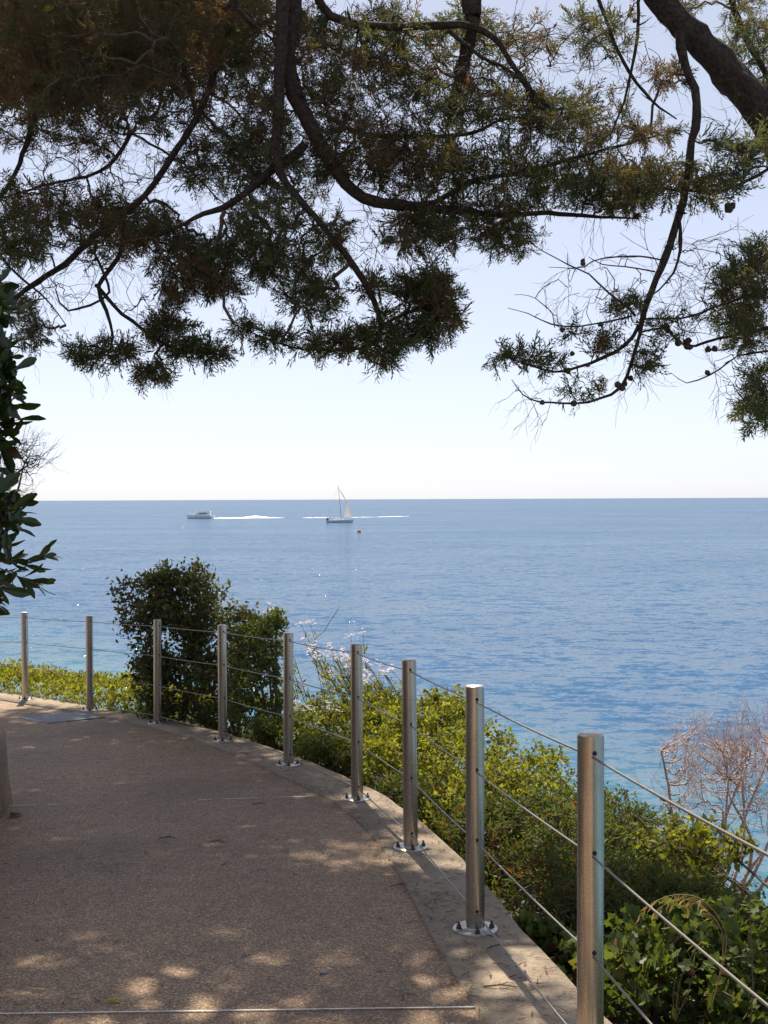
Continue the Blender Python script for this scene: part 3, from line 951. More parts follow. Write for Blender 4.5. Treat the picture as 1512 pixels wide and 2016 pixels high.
def make_tree(name, label, base, trunk, limbs, blobs, bare, far_blobs, cones, tint_fn, per=5, group='cypress trees arching over the path'):
    root = empty(name, base, label, 'tree', group)
    mb = MB()
    mb.tube(trunk[0], trunk[1], sides=16, jit=0.09)
    mb.build('trunk', M['bark'], root, smooth=True)
    skel = [trunk[0]]
    for P, W in limbs:
        mb = MB()
        mb.tube(P, W, sides=9, jit=0.11)
        for q in range(int(len(P) / 7)):                     # knots and broken stubs
            i0 = int(RNG.integers(2, max(3, len(P) - 3)))
            dd = RNG.normal(size=3); dd /= np.linalg.norm(dd)
            L0 = RNG.uniform(0.02, 0.09)
            mb.tube([P[i0], P[i0] + dd * (W[i0] + L0 * .4), P[i0] + dd * (W[i0] + L0) + RNG.normal(size=3) * 0.01], [W[i0] * .45 + .002, W[i0] * .28 + .0015, 0.0012], sides=5)
        mb.build('branch', M['bark'], root, smooth=True)
        skel.append(P)
    skel = np.vstack(skel)
    # near foliage
    A = np.vstack([px_blob(b[:6] + (int(b[6] * (1.0 if b[6] > 160 or b[6] < 36 else 0.95)),)) for b in blobs])
    par, cnt, order, allp = grow(skel, A)
    S = len(skel)
    tw = MB()
    branch_mesh(tw, S, par, cnt, order, allp, 0.0021, 0.022, 0.48, 4, 0.008)
    cr = MB()
    idx = np.arange(len(A))
    leafy = idx[cnt[S + idx] <= 14]
    sprays_on(cr, allp, S, par, cnt, leafy, per, 0.099, tint_fn(A[leafy]))
    dl = A[idx] - allp[par[idx]]
    pick = RNG.random(len(idx)) < 0.5
    twigs_on(tw, A[idx][pick], dl[pick] / (np.linalg.norm(dl[pick], axis=1, keepdims=True) + 1e-9), 1, 0.12)
    # bare twiggy areas
    if bare:
        B = np.vstack([px_blob(b) for b in bare])
        par2, cnt2, order2, allp2 = grow(skel, B, 0.2)
        branch_mesh(tw, S, par2, cnt2, order2, allp2, 0.0018, 0.008, 0.4, 3, 0.012)
        dl = B - allp2[par2]
        twigs_on(tw, B, dl / (np.linalg.norm(dl, axis=1, keepdims=True) + 1e-9), 1, 0.20)
    tw.build('twigs', M['twig'], root, kind='stuff')
    # higher and deeper foliage, clumps placed to shade the path and bank
    if far_blobs:
        A2 = np.vstack([ellipsoid(n, c, r) for c, r, n in far_blobs])
        par3, cnt3, order3, allp3 = grow(skel, A2, 0.3)
        tw2 = MB()
        branch_mesh(tw2, S, par3, cnt3, order3, allp3, 0.004, 0.05, 0.5, 4, 0.015, sub=2)
        tw2.build('boughs', M['bark'], root, kind='stuff')
        idx = np.arange(len(A2))
        sprays_on(cr, allp3, S, par3, cnt3, idx, 3, 0.28, np.full(len(idx), 0.35), SPRAYS=COARSE)
    cr.build('crown', M['cypress'], root, kind='stuff')
    for px, py, d, s in cones:
        p = at(px, py, d)
        put('cone', CONE, np.array(p) - np.array(root.location), root, (random.random() * 3, random.random() * 3, 0), (s, s * 1.05, s))
    return root

# left tree: trunk stands in the garden out of frame, crown arches over the path
trA = smooth_line([(-4.7, 6.0, gz(6) + 0.5), (-4.4, 6.3, 1.2), (-3.5, 6.9, 3.9), (-2.3, 7.3, 5.3), (-1.0, 7.6, 6.0), (0.6, 8.0, 6.5), (2.0, 8.3, 6.6)], [0.24, 0.22, 0.19, 0.16, 0.13, 0.09, 0.04], 0.1, 0.02)
limbsA = [
    px_limb([(578, -60, 44), (570, 60, 44), (568, 130, 42), (590, 210, 38), (640, 300, 32), (680, 362, 28), (740, 395, 26), (830, 405, 22), (950, 418, 15), (1080, 421, 11), (1200, 428, 7), (1255, 430, 3)], 7.6, pre=[(-1.0, 7.6, 5.95, 0.09), (-0.7, 7.65, 4.2, 0.075)]),
    px_limb([(548, -50, 30), (556, 80, 30), (550, 200, 27), (545, 300, 24), (562, 358, 18), (635, 445, 15), (700, 530, 15), (737, 588, 13), (752, 640, 10), (738, 676, 8), (690, 690, 7), (600, 688, 5), (520, 665, 4), (462, 640, 2.5)], 7.5, pre=[(-1.1, 7.5, 5.9, 0.07), (-0.8, 7.5, 4.2, 0.05)]),
    px_limb([(602, 283, 20), (545, 322, 20), (490, 372, 18), (440, 410, 14), (380, 432, 10), (300, 470, 7)], 7.6),
    px_limb([(930, -70, 42), (928, 40, 40), (916, 110, 33), (908, 165, 32), (893, 205, 22), (890, 225, 20), (884, 250, 6)], 7.9, pre=[(0.62, 8.0, 6.4, 0.08)]),
    px_limb([(640, 15, 18), (740, 52, 19), (880, 48, 18), (965, 68, 16), (1005, 120, 13), (1055, 180, 11), (1090, 215, 6)], 7.7, pre=[(-0.45, 7.7, 3.45, 0.04)]),
    px_limb([(885, 62, 10), (945, 108, 9), (1020, 150, 8), (1045, 195, 5), (1075, 225, 3)], 7.7),
    px_limb([(455, -60, 20), (430, 110, 17), (395, 215, 16), (345, 295, 15), (285, 385, 15), (195, 455, 15), (125, 522, 14), (20, 590, 12), (-40, 630, 10)], 7.9, pre=[(-1.7, 7.6, 5.6, 0.06), (-1.3, 7.8, 4.4, 0.045)]),
    px_limb([(330, 75, 7), (360, 130, 9), (376, 180, 9), (388, 222, 10)], 7.9),
    px_limb([(245, 420, 13), (240, 490, 11), (190, 560, 11), (212, 610, 9), (224, 662, 6), (215, 690, 3)], 7.8),
    px_limb([(190, 562, 9), (225, 600, 8), (262, 632, 8), (330, 682, 6), (400, 692, 4), (448, 688, 2)], 7.8),
    px_limb([(830, 402, 14), (950, 350, 11), (1030, 335, 10), (1115, 316, 9), (1215, 290, 6), (1300, 265, 3)], 7.7),
    px_limb([(700, 258, 12), (830, 268, 10), (930, 255, 9), (985, 235, 6), (1040, 230, 3)], 7.9),
    px_limb([(120, -40, 18), (95, 120, 15), (60, 260, 13), (30, 340, 10), (-30, 420, 8)], 8.4),
    px_limb([(258, 262, 10), (225, 310, 9), (170, 345, 8), (60, 372, 6), (0, 390, 4)], 8.3),
    px_limb([(755, 640, 8), (800, 620, 7), (850, 605, 5), (890, 590, 3)], 7.5),
    px_limb([(0, 500, 6), (60, 560, 5), (100, 600, 3), (130, 640, 2)], 7.8),
    px_limb([(190, 480, 6), (215, 575, 6), (135, 605, 6), (190, 505, 4)][:2] + [(135, 610, 5), (110, 570, 3)], 7.7),
]
blobsA = [
    (110, 50, 210, 110, 8.3, 1.0, 300), (320, 80, 200, 110, 8.6, 1.0, 300), (80, 180, 140, 85, 8.2, 0.9, 170), (290, 195, 140, 65, 8.3, 0.9, 130),
    (470, 110, 110, 120, 8.2, 0.9, 130), (530, 270, 90, 100, 7.9, 0.7, 110), (670, 120, 95, 100, 8.0, 0.8, 90), (800, 120, 110, 100, 8.1, 0.8, 100),
    (450, 290, 100, 60, 8.2, 0.6, 60), (500, 60, 90, 90, 8.5, 0.6, 80), (170, 270, 180, 40, 8.6, 0.7, 60), (400, 330, 100, 50, 8.3, 0.6, 40), (1010, 90, 100, 60, 8.2, 0.5, 40), (900, 60, 90, 60, 8.3, 0.6, 50), (620, 330, 60, 70, 8.0, 0.5, 40), (160, 400, 80, 50, 8.3, 0.6, 40), (600, 60, 70, 80, 8.2, 0.6, 60), (740, 60, 90, 60, 8.3, 0.6, 60), (880, 190, 80, 70, 8.0, 0.5, 60), (650, 200, 80, 60, 8.1, 0.6, 50), (720, 290, 95, 75, 7.8, 0.6, 130), (840, 320, 110, 95, 7.8, 0.6, 150), (830, 455, 95, 45, 7.7, 0.5, 85), (1000, 465, 85, 38, 7.7, 0.4, 55),
    (1000, 200, 110, 70, 7.8, 0.6, 90), (1140, 235, 115, 70, 7.8, 0.5, 105), (1020, 350, 160, 75, 7.8, 0.6, 150), (1180, 350, 110, 65, 7.7, 0.5, 85),
    (1280, 262, 50, 28, 7.7, 0.3, 24), (1290, 150, 55, 28, 7.8, 0.3, 20), (1225, 395, 75, 40, 7.7, 0.4, 40), (940, 420, 150, 35, 7.7, 0.5, 70),
    (50, 420, 90, 65, 8.1, 0.7, 85), (50, 490, 70, 40, 8.0, 0.6, 50), (250, 450, 130, 62, 8.0, 0.7, 170), (390, 510, 100, 62, 7.9, 0.6, 140), (440, 565, 45, 35, 7.8, 0.4, 40), (345, 572, 40, 30, 7.8, 0.4, 28),
    (520, 430, 90, 80, 7.8, 0.7, 120), (560, 520, 70, 55, 7.7, 0.5, 75), (620, 580, 62, 45, 7.7, 0.4, 70), (650, 470, 50, 60, 7.8, 0.5, 40),
    (830, 570, 62, 42, 7.55, 0.3, 80), (865, 615, 45, 62, 7.55, 0.3, 75), (800, 650, 70, 45, 7.5, 0.3, 75), (720, 672, 60, 30, 7.5, 0.25, 45), (750, 560, 40, 35, 7.5, 0.25, 22), (640, 680, 60, 22, 7.5, 0.2, 32), (540, 668, 40, 16, 7.5, 0.12, 20), (480, 645, 28, 13, 7.5, 0.08, 14), (755, 705, 30, 18, 7.5, 0.15, 14),
    (205, 695, 65, 30, 7.8, 0.25, 42), (160, 695, 25, 18, 7.8, 0.15, 10), (325, 650, 50, 32, 7.8, 0.25, 48), (365, 690, 60, 25, 7.8, 0.2, 34), (425, 695, 32, 16, 7.8, 0.12, 16), (310, 735, 42, 22, 7.8, 0.15, 26), (70, 652, 38, 35, 7.8, 0.25, 24), (25, 600, 40, 30, 7.9, 0.3, 20),
]
bareA = [(230, 320, 220, 60, 8.2, 0.8, 140), (500, 230, 120, 140, 7.9, 0.7, 80), (820, 200, 200, 130, 7.9, 0.7, 120), (300, 480, 250, 80, 7.9, 0.6, 80), (1100, 320, 200, 100, 7.7, 0.5, 60), (90, 560, 110, 60, 7.9, 0.5, 34), (560, 330, 120, 80, 7.8, 0.5, 40), (720, 440, 60, 70, 7.7, 0.4, 22), (1100, 80, 110, 70, 7.9, 0.5, 34), (950, 150, 80, 80, 7.8, 0.5, 24), (290, 590, 90, 40, 7.8, 0.3, 20), (1090, 290, 160, 80, 7.7, 0.5, 24), (640, 60, 90, 70, 7.9, 0.6, 24), (250, 150, 250, 130, 8.2, 1.0, 60)]
def above(gx, gy, z):                            # where a sun ray to the ground point (gx, gy) passes height z
    t = (z - gz(gy)) / sun_dir.z
    return (gx + sun_dir.x * t, gy + sun_dir.y * t, z)
farA = [(above(-1.5, 8.6, 5.6), (1.25, 1.6, 0.6), 420), (above(-0.8, 7.6, 5.8), (0.8, 1.0, 0.5), 150), (above(-2.3, 10.4, 6.0), (1.3, 1.5, 0.6), 400), (above(-3.3, 12.0, 6.2), (1.3, 1.3, 0.6), 340), (above(-1.0, 6.6, 5.4), (1.2, 1.4, 0.5), 360),  # upper crown, mostly out of view, clumps set on sun rays to shade the path
        (above(-4.6, 11.0, 5.8), (1.6, 1.6, 0.8), 230), (above(-3.0, 8.6, 5.2), (1.5, 1.8, 0.7), 300), (above(-2.0, 5.2, 5.2), (1.3, 1.5, 0.6), 260), (above(-0.3, 4.8, 5.3), (1.1, 1.2, 0.5), 130), (above(-1.0, 4.0, 5.0), (1.4, 0.8, 0.5), 90), (above(-1.9, 7.2, 5.6), (1.0, 1.2, 0.5), 180), (above(-1.3, 9.0, 6.4), (1.0, 1.4, 0.4), 160), (above(-2.4, 10.0, 6.6), (1.2, 1.4, 0.4), 160),
        ((-3.8, 12.0, 4.9), (2.2, 2.2, 0.8), 160), ((-5.5, 15.5, 5.8), (2.2, 2.5, 1.0), 130), ((-5.2, 9.0, 4.6), (2.2, 2.2, 1.0), 120)]
conesA = [(1182, 415, 7.7, 1.1), (1085, 420, 7.7, 1.2), (1250, 425, 7.7, 1.0), (1240, 30, 7.9, 1.3), (1250, 40, 7.9, 1.2), (1244, 18, 7.9, 1.2), (1020, 150, 7.7, 1.1), (610, 632, 7.6, 0.9), (614, 645, 7.6, 0.9), (608, 655, 7.6, 0.8), (505, 662, 7.5, 1.0), (520, 672, 7.5, 1.1), (540, 676, 7.5, 1.0), (628, 692, 7.5, 1.2), (570, 684, 7.5, 0.9), (213, 308, 8.2, 1.2), (330, 268, 8.2, 1.1), (190, 563, 7.8, 1.0), (95, 262, 8.3, 1.1)]
def tintA(P):
    px, py = project(P)
    t = 0.50 + 0.12 * np.sin(P[:, 0] * 3.1 + P[:, 2] * 2.3) + 0.12 * np.sin(P[:, 0] * 7.7 - P[:, 1] * 5.1)
    t = t - 0.22 * (P[:, 0] < -1.0) * (P[:, 2] > 2.3)          # old brown wood inside the crown
    return np.clip(t, 0.05, 0.95)
make_tree('cypress_tree', 'large dark cypress whose hanging boughs fill the upper left and middle', (-4.7, 6.0, gz(6) + 0.45), trA, limbsA, blobsA, bareA, farA, conesA, tintA)

# right tree: leaning trunk crosses the upper right corner
trB = px_limb([(1640, 430, 92, 7.6), (1575, 330, 86, 7.6), (1530, 262, 82), (1480, 192, 76), (1430, 135, 72), (1370, 76, 66), (1305, 5, 58), (1240, -80, 50), (1150, -230, 40)], 7.6, pre=[(4.4, 7.2, drop(3.2) + gz(7) - .2, 0.22), (3.9, 7.3, -1.6, 0.20), (3.3, 7.5, 0.4, 0.17)], post=[(0.9, 7.6, 5.0, 0.04), (0.3, 7.6, 5.9, 0.02)], wob=0.02)
limbsB = [
    px_limb([(1338, 62, 20), (1350, 120, 21), (1366, 180, 20), (1372, 238, 20), (1362, 310, 19), (1345, 395, 18), (1325, 465, 17), (1290, 550, 15), (1264, 618, 13), (1256, 660, 9), (1250, 690, 8), (1222, 760, 8), (1180, 785, 6), (1130, 796, 5), (1065, 793, 4), (1032, 776, 3), (1008, 745, 1.5)], 7.0),
    px_limb([(1258, 640, 9), (1230, 680, 9), (1190, 705, 8), (1140, 722, 6), (1090, 728, 5), (1030, 712, 4), (970, 692, 2)], 7.0),
    px_limb([(1252, 622, 5), (1200, 582, 5), (1160, 542, 4), (1100, 515, 3), (1058, 490, 1.8)], 7.0),
    px_limb([(1245, 622, 5), (1190, 640, 4), (1110, 648, 3.5), (1065, 632, 3), (1040, 618, 2), (1000, 607, 1.5)], 7.0),
    px_limb([(1092, 645, 2.5), (1090, 620, 2), (1072, 600, 2), (1040, 582, 1.5), (1012, 580, 1)], 7.0),
    px_limb([(1303, 512, 4), (1240, 510, 4), (1180, 508, 3), (1150, 518, 3), (1120, 525, 2), (1080, 525, 1.2)], 7.0),
    px_limb([(1290, 535, 4), (1230, 525, 3), (1190, 520, 2.5), (1160, 505, 1.5)], 7.0),
    px_limb([(1258, 655, 5), (1312, 645, 6), (1352, 678, 6), (1420, 664, 7), (1520, 640, 9)], 7.1),
    px_limb([(1258, 630, 4), (1340, 625, 5), (1420, 600, 6), (1530, 560, 8)], 7.1),
    px_limb([(1530, 320, 8), (1440, 368, 7), (1350, 376, 6), (1280, 368, 5), (1225, 350, 3), (1190, 340, 2)], 7.1),
    px_limb([(1336, 420, 7), (1340, 470, 9), (1335, 510, 6), (1310, 560, 4), (1260, 600, 3)], 7.0),
    px_limb([(1530, 690, 6), (1450, 700, 4), (1395, 733, 4), (1350, 752, 2.5), (1322, 735, 1.2)], 7.1),
    px_limb([(1540, 760, 7), (1500, 770, 5), (1460, 790, 4), (1440, 760, 2)], 7.1),
    px_limb([(1430, -60, 16), (1460, 60, 15), (1520, 160, 14)], 8.2),
    px_limb([(1160, -40, 9), (1200, 60, 9), (1240, 140, 8), (1280, 200, 6), (1330, 235, 3)], 7.6),
    px_limb([(1262, -20, 9), (1258, 70, 8), (1235, 160, 7), (1200, 270, 4)], 7.6),
]
blobsB = [
    (1470, 560, 65, 60, 7.1, 0.4, 75), (1460, 640, 60, 50, 7.1, 0.4, 55), (1500, 500, 40, 30, 7.1, 0.3, 20), (1490, 800, 45, 45, 7.1, 0.3, 34), (1510, 740, 30, 30, 7.1, 0.3, 16),
    (1400, 360, 90, 45, 7.1, 0.4, 50), (1280, 360, 90, 45, 7.1, 0.4, 45), (1480, 300, 60, 35, 7.1, 0.4, 28), (1405, 275, 40, 14, 7.1, 0.2, 8), (1470, 60, 60, 80, 8.1, 0.5, 50), (1500, 160, 40, 60, 8.1, 0.5, 26),
    (1010, 702, 55, 13, 7.0, 0.1, 16), (1085, 712, 40, 16, 7.0, 0.1, 10), (1240, 595, 50, 28, 7.0, 0.2, 14), (1185, 675, 40, 26, 7.0, 0.15, 10), (1265, 690, 35, 40, 7.0, 0.2, 12), (1150, 770, 40, 20, 7.0, 0.1, 7), (1320, 640, 60, 25, 7.0, 0.2, 10), (1130, 650, 20, 12, 7.0, 0.1, 4),
    (1180, 60, 90, 60, 7.7, 0.4, 30), (1350, 20, 60, 40, 8.0, 0.4, 20),
]
bareB = [(1200, 560, 130, 90, 7.0, 0.3, 30), (1250, 700, 90, 60, 7.0, 0.25, 26), (1400, 620, 90, 60, 7.05, 0.3, 40), (1330, 540, 60, 80, 7.0, 0.25, 24), (1060, 770, 80, 30, 7.0, 0.12, 14), (1180, 100, 120, 90, 7.7, 0.4, 36), (1420, 500, 90, 50, 7.1, 0.3, 14), (1440, 740, 70, 50, 7.1, 0.3, 14), (1450, 250, 70, 60, 7.4, 0.3, 14)]
farB = [((3.2, 8.6, 5.3), (1.0, 1.2, 0.6), 40), ((2.4, 6.3, 5.0), (1.2, 1.3, 0.6), 70), ((1.0, 5.2, 5.3), (1.2, 1.0, 0.5), 40)]  # overhead clumps out of view, added to shade the near bank
conesB = [(1147, 519, 7, 1.15), (1148, 514, 7, 1.0), (1182, 639, 7, 1.1), (1107, 650, 7, 1.2), (1118, 731, 7, 1.4), (1157, 719, 7, 1.0), (1126, 696, 7, 1.1), (1030, 714, 7, 1.2), (1068, 793, 7, 1.1), (1130, 795, 7, 1.4), (1217, 757, 7, 1.5), (1226, 764, 7, 1.5), (1229, 755, 7, 1.3), (1241, 745, 7, 1.2), (1311, 644, 7.05, 1.6), (1316, 651, 7.05, 1.4), (1336, 675, 7.05, 1.6), (1355, 672, 7.05, 1.6), (1352, 682, 7.05, 1.5), (1358, 684, 7.05, 1.3), (1395, 688, 7.1, 1.4), (1406, 687, 7.1, 1.4), (1392, 734, 7.1, 1.2), (1436, 412, 7.1, 1.9), (1442, 406, 7.1, 1.6), (1432, 405, 7.1, 1.5), (1460, 603, 7.1, 1.2)]
def tintB(P):
    return np.clip(0.62 + 0.12 * np.sin(P[:, 0] * 6.1 + P[:, 2] * 4.3), 0, 1)
make_tree('cypress_tree', 'leaning cypress trunk at the upper right with a cone-studded drooping branch', (4.4, 7.2, drop(3.2) + gz(7) - .2), trB, limbsB, blobsB, bareB, farB, conesB, tintB, per=5)

# ------------------------------------------------------------------ shrubs
def shrub(name, label, base, blobs, leaf, mat, n_leaf, size, stems=5, cat='shrub', group=None, r0=0.0022, twigmat='twig', parts=0, spread=1.0, reach=0.07, up=0.35, leafname='foliage', tint=None, upright=0.0, part_key=None, rag=0.0, clip=0.0):
    root = empty(name, base, label, cat, group)
    A = np.vstack([ellipsoid(n, c, r, 0.25) for c, r, n in blobs])
    A = A[A[:, 2] > base[2] + 0.02]
    if clip:                                     # growth stays on the seaward side of the edging
        d2 = (A[:, None, 0] - FL[None, :, 0]) ** 2 + (A[:, None, 1] - FL[None, :, 1]) ** 2
        j = d2.argmin(1)
        A = A[((A - FL[j]) * FN[j])[:, :2].sum(1) > clip]
    if rag:
        ph = RNG.uniform(0, 6.28, 3)
        f = np.sin(A[:, 0] * 13 + ph[0]) + np.sin(A[:, 1] * 11 + ph[1]) + np.sin(A[:, 2] * 14 + ph[2]) + np.sin((A[:, 0] - A[:, 2]) * 23)
        A = A[(f > -0.9 + rag) | (RNG.random(len(A)) < 0.25)]
    cen = np.mean([b[0] for b in blobs], axis=0)
    skel = []
    st = MB()
    for k in range(stems):
        tgt = A[RNG.integers(0, len(A))]
        b = np.array(base) + np.array([RNG.normal() * 0.04, RNG.normal() * 0.04, 0])
        midp = b * 0.45 + tgt * 0.55 + np.array([0, 0, 0.08])
        P, W = smooth_line([tuple(b), tuple(midp), tuple(tgt)], [r0 * 7, r0 * 4.5, r0 * 2], 0.05, 0.006)
        st.tube(P, W, sides=5)
        skel.append(P)
    skel = np.vstack(skel)
    S = len(skel)
    par, cnt, order, allp = grow(skel, A, 0.25)
    branch_mesh(st, S, par, cnt, order, allp, r0, r0 * 6, 0.42, 3, 0.006, sub=2)
    st.build('stems', M[twigmat], root)
    D = A - allp[par] + np.array([0, 0, upright])
    lf = MB()
    tn = None
    if tint is not None: tn = np.clip(tint + RNG.normal(size=len(A)) * 0.15, 0, 1)
    scatter_leaves(lf, leaf, A, D, n_leaf, size, spread, reach, tn, up)
    if parts:
        V = lf.v[0]; T = lf.t[0]; m_ = len(leaf[0])
        n = len(V) // m_
        cenl = V.reshape(n, m_, 3).mean(1)
        px, py = project(cenl)
        vis = (px > -30) & (px < 1540) & (py > 0) & (py < 2040)
        key = part_key(px, py, cenl) if part_key else cenl[:, 1]
        key = np.where(vis, key, 1e9)
        ch = np.argsort(key)[:parts]
        ch = ch[key[ch] < 1e8]
        mask = np.zeros(n, bool); mask[ch] = True
        variants = {}
        for q in ch:
            me = bpy.data.meshes.new('leaf')
            LV = V.reshape(n, m_, 3)[q]
            o_ = LV[0].copy()
            me.from_pydata([tuple(x) for x in (LV - o_)], [], [tuple(f) for f in leaf[1]])
            a = me.attributes.new('tint', 'FLOAT', 'POINT')
            a.data.foreach_set('value', np.full(m_, T[q * m_], dtype=np.float32))
            me.materials.append(M[mat])
            put('leaf', me, o_ - np.array(base), root)
        keep = ~mask
        rest = MB()
        k = keep.sum()
        if k:
            rest.add(V.reshape(n, m_, 3)[keep].reshape(-1, 3), (leaf[1][None] + (np.arange(k) * m_)[:, None, None]).reshape(-1, 3), T.reshape(n, m_)[keep].ravel())
            rest.build(leafname, M[mat], root, kind='stuff')
    else:
        lf.build(leafname, M[mat], root, kind='stuff')
    return root

def bank_base(t, s):
    P = rail_pt(t, s)
    i = int(np.argmin(np.hypot(FL[:, 0] - P[0], FL[:, 1] - P[1])))
    return np.array((P[0], P[1], gz(FL[i, 1]) + drop(s)))
def over_path(t, s, h):
    P = rail_pt(t, s)
    return np.array((P[0], P[1], gz(rail_pt(t, 0)[1]) + h))

# tall dark shrub behind the middle posts
b = bank_base(8.9, 0.75)
def A_(px, py, d): return tuple(at(px, py, d))
shrub('evergreen_shrub', 'tall dark evergreen shrub rising behind the middle railing posts', tuple(b),
      [(A_(290, 1190, 12.6), (0.30, 0.35, 0.34), 210), (A_(345, 1230, 12.5), (0.34, 0.4, 0.40), 240), (A_(390, 1210, 12.6), (0.34, 0.4, 0.36), 240), (A_(300, 1330, 12.4), (0.28, 0.35, 0.30), 130), (A_(350, 1320, 12.5), (0.42, 0.45, 0.40), 320), (A_(430, 1330, 12.3), (0.42, 0.45, 0.45), 300), (A_(262, 1230, 12.6), (0.18, 0.2, 0.30), 60), (A_(245, 1165, 12.6), (0.10, 0.15, 0.12), 26), (A_(400, 1155, 12.6), (0.20, 0.25, 0.16), 70), (A_(310, 1135, 12.6), (0.16, 0.2, 0.15), 50), (A_(350, 1150, 12.6), (0.16, 0.25, 0.15), 60), (A_(440, 1190, 12.5), (0.16, 0.2, 0.16), 50), (A_(462, 1235, 12.2), (0.2, 0.25, 0.22), 90), (A_(460, 1310, 12.0), (0.2, 0.25, 0.25), 70), (A_(330, 1400, 12.3), (0.3, 0.2, 0.14), 70), (A_(430, 1415, 11.8), (0.3, 0.2, 0.14), 70), (A_(340, 1190, 12.6), (0.62, 0.3, 0.48), 130), (A_(330, 1110, 12.6), (0.25, 0.2, 0.10), 16), (A_(400, 1120, 12.6), (0.2, 0.2, 0.09), 10)],
      OVAL, 'shrubleaf', 11, 0.047, 9, r0=0.003, reach=0.13, tint=0.55, rag=0.7)
b = bank_base(8.2, 0.7)
shrub('evergreen_shrub', 'lower olive-green shrub just right of the tall dark shrub', tuple(b),
      [(A_(490, 1270, 11.6), (0.28, 0.3, 0.36), 190), (A_(530, 1260, 11.4), (0.2, 0.25, 0.3), 110), (A_(500, 1370, 11.3), (0.34, 0.35, 0.36), 200), (A_(545, 1220, 11.4), (0.1, 0.12, 0.1), 24)],
      OVAL, 'fine', 11, 0.036, 6, r0=0.0026, reach=0.07, tint=0.55)

# sunlit bushes spilling along the railing
spec = [
    (8.0, 0.55, 0.22, 0.40, 'knee-high dry-tipped bush below the olive-green shrub', 'fine', LANCE, 0.5),
    (7.55, 0.95, 0.46, 0.55, 'sunlit yellow-green bush behind the sixth post from the left', 'lime', OVAL, 0.55),
    (7.2, 0.5, 0.18, 0.38, 'shaded bush at the foot of the sunlit yellow-green one', 'fine', LANCE, 0.5),
    (7.0, 1.1, 0.52, 0.60, 'sunlit bush rising highest behind the seventh post from the left', 'lime', OVAL, 0.6),
    (6.6, 0.75, 0.40, 0.50, 'bright lime bush in front of the highest bush, behind the seventh post', 'lime', OVAL, 0.6),
    (6.2, 1.05, 0.38, 0.58, 'rounded lime-green bush around the eighth post, its crest sloping towards the sea', 'lime', OVAL, 0.5),
    (6.1, 0.5, 0.12, 0.38, 'dark low bush at the foot of the seventh and eighth posts', 'fine', LANCE, 0.45),
    (5.7, 0.85, 0.26, 0.50, 'lime bush lit along its crest, left of the second nearest post', 'lime', OVAL, 0.45),
    (5.35, 1.15, 0.18, 0.52, 'half-lit green bush with crest falling towards the sea', 'fine', OVAL, 0.6),
    (5.2, 0.55, 0.18, 0.42, 'dark fine-leaved bush behind the second nearest post', 'fine', LANCE, 0.4),
    (4.85, 0.95, 0.26, 0.52, 'dense dark fine-leaved mound right of the second nearest post', 'fine', LANCE, 0.45),
    (4.45, 0.6, 0.14, 0.42, 'reddish-flecked dark bush between the two nearest posts', 'fine', LANCE, 0.35),
    (4.35, 0.95, 0.14, 0.45, 'dark mound of small leaves right behind the nearest post', 'fine', LANCE, 0.5),
    (4.6, 1.5, -0.16, 0.42, 'low dark bush spilling down the slope below the dense mound', 'fine', OVAL, 0.4),
    (5.4, 1.6, -0.12, 0.42, 'low green bush on the slope seaward of the half-lit one', 'fine', OVAL, 0.5),
    (3.95, 1.35, 0.05, 0.45, 'loose-tipped bush at the right edge beyond the vines', 'fine', OVAL, 0.5),
]
for (t, s, h, r, lab, mat, tpl, tn) in spec:
    b = bank_base(t, s)
    top = over_path(t, s, h)
    cz = top[2] - r * 0.55
    c1 = (top[0], top[1], cz)
    k = np.clip(RNG.normal(size=(5, 3)), -1.1, 1.1) * np.array([r * .45, r * .45, r * 0.08])
    bl = [(c1, (r * 1.08, r * 1.08, r * 0.60), 280)]
    for q in k: bl.append(((c1[0] + q[0], c1[1] + q[1], cz + r * 0.15 + q[2] - r * 0.25 * max(0, math.hypot(q[0], q[1]) / r - 0.4)), (r * .34, r * .34, r * .34), 42))
    shrub('bush', lab, tuple(b), bl, tpl, mat, 14, 0.031 if tpl is OVAL else 0.038, 6, group='bushes along the railing', tint=tn, reach=0.085, r0=0.002, rag=0.1, clip=0.26)

# broad-leaved vines on the near bank
for (t, s, h, r, lab, pn) in [
    (3.75, 0.62, 0.10, 0.40, 'ivy-leaved vine clump under the cables beside the nearest post', 300),
    (3.55, 0.9, 0.20, 0.40, 'broad-leaved vine mass in the lower right corner', 300),
    (2.9, 0.7, 0.12, 0.42, 'shaded vine leaves at the bottom edge right of the nearest post', 150),
    (4.15, 0.36, -0.05, 0.22, 'small vine shoot creeping over the concrete edge', 120)]:
    b = bank_base(t, s)
    top = over_path(t, s, h)
    cz = top[2] - r * 0.5
    bl = [((top[0], top[1], cz), (r, r, r * 0.6), 240 if r > .3 else 70)]
    for q in RNG.normal(size=(4, 3)) * np.array([r * .5, r * .5, r * 0.12]):
        bl.append(((top[0] + q[0], top[1] + q[1], cz + r * 0.25 + q[2]), (r * .3, r * .3, r * .35), 30))
    shrub('vine', lab, tuple(b), bl, LOBED, 'vine', 7, 0.032, 6, cat='vine', group='vines on the near bank', parts=pn, reach=0.05, r0=0.0016, tint=0.5)

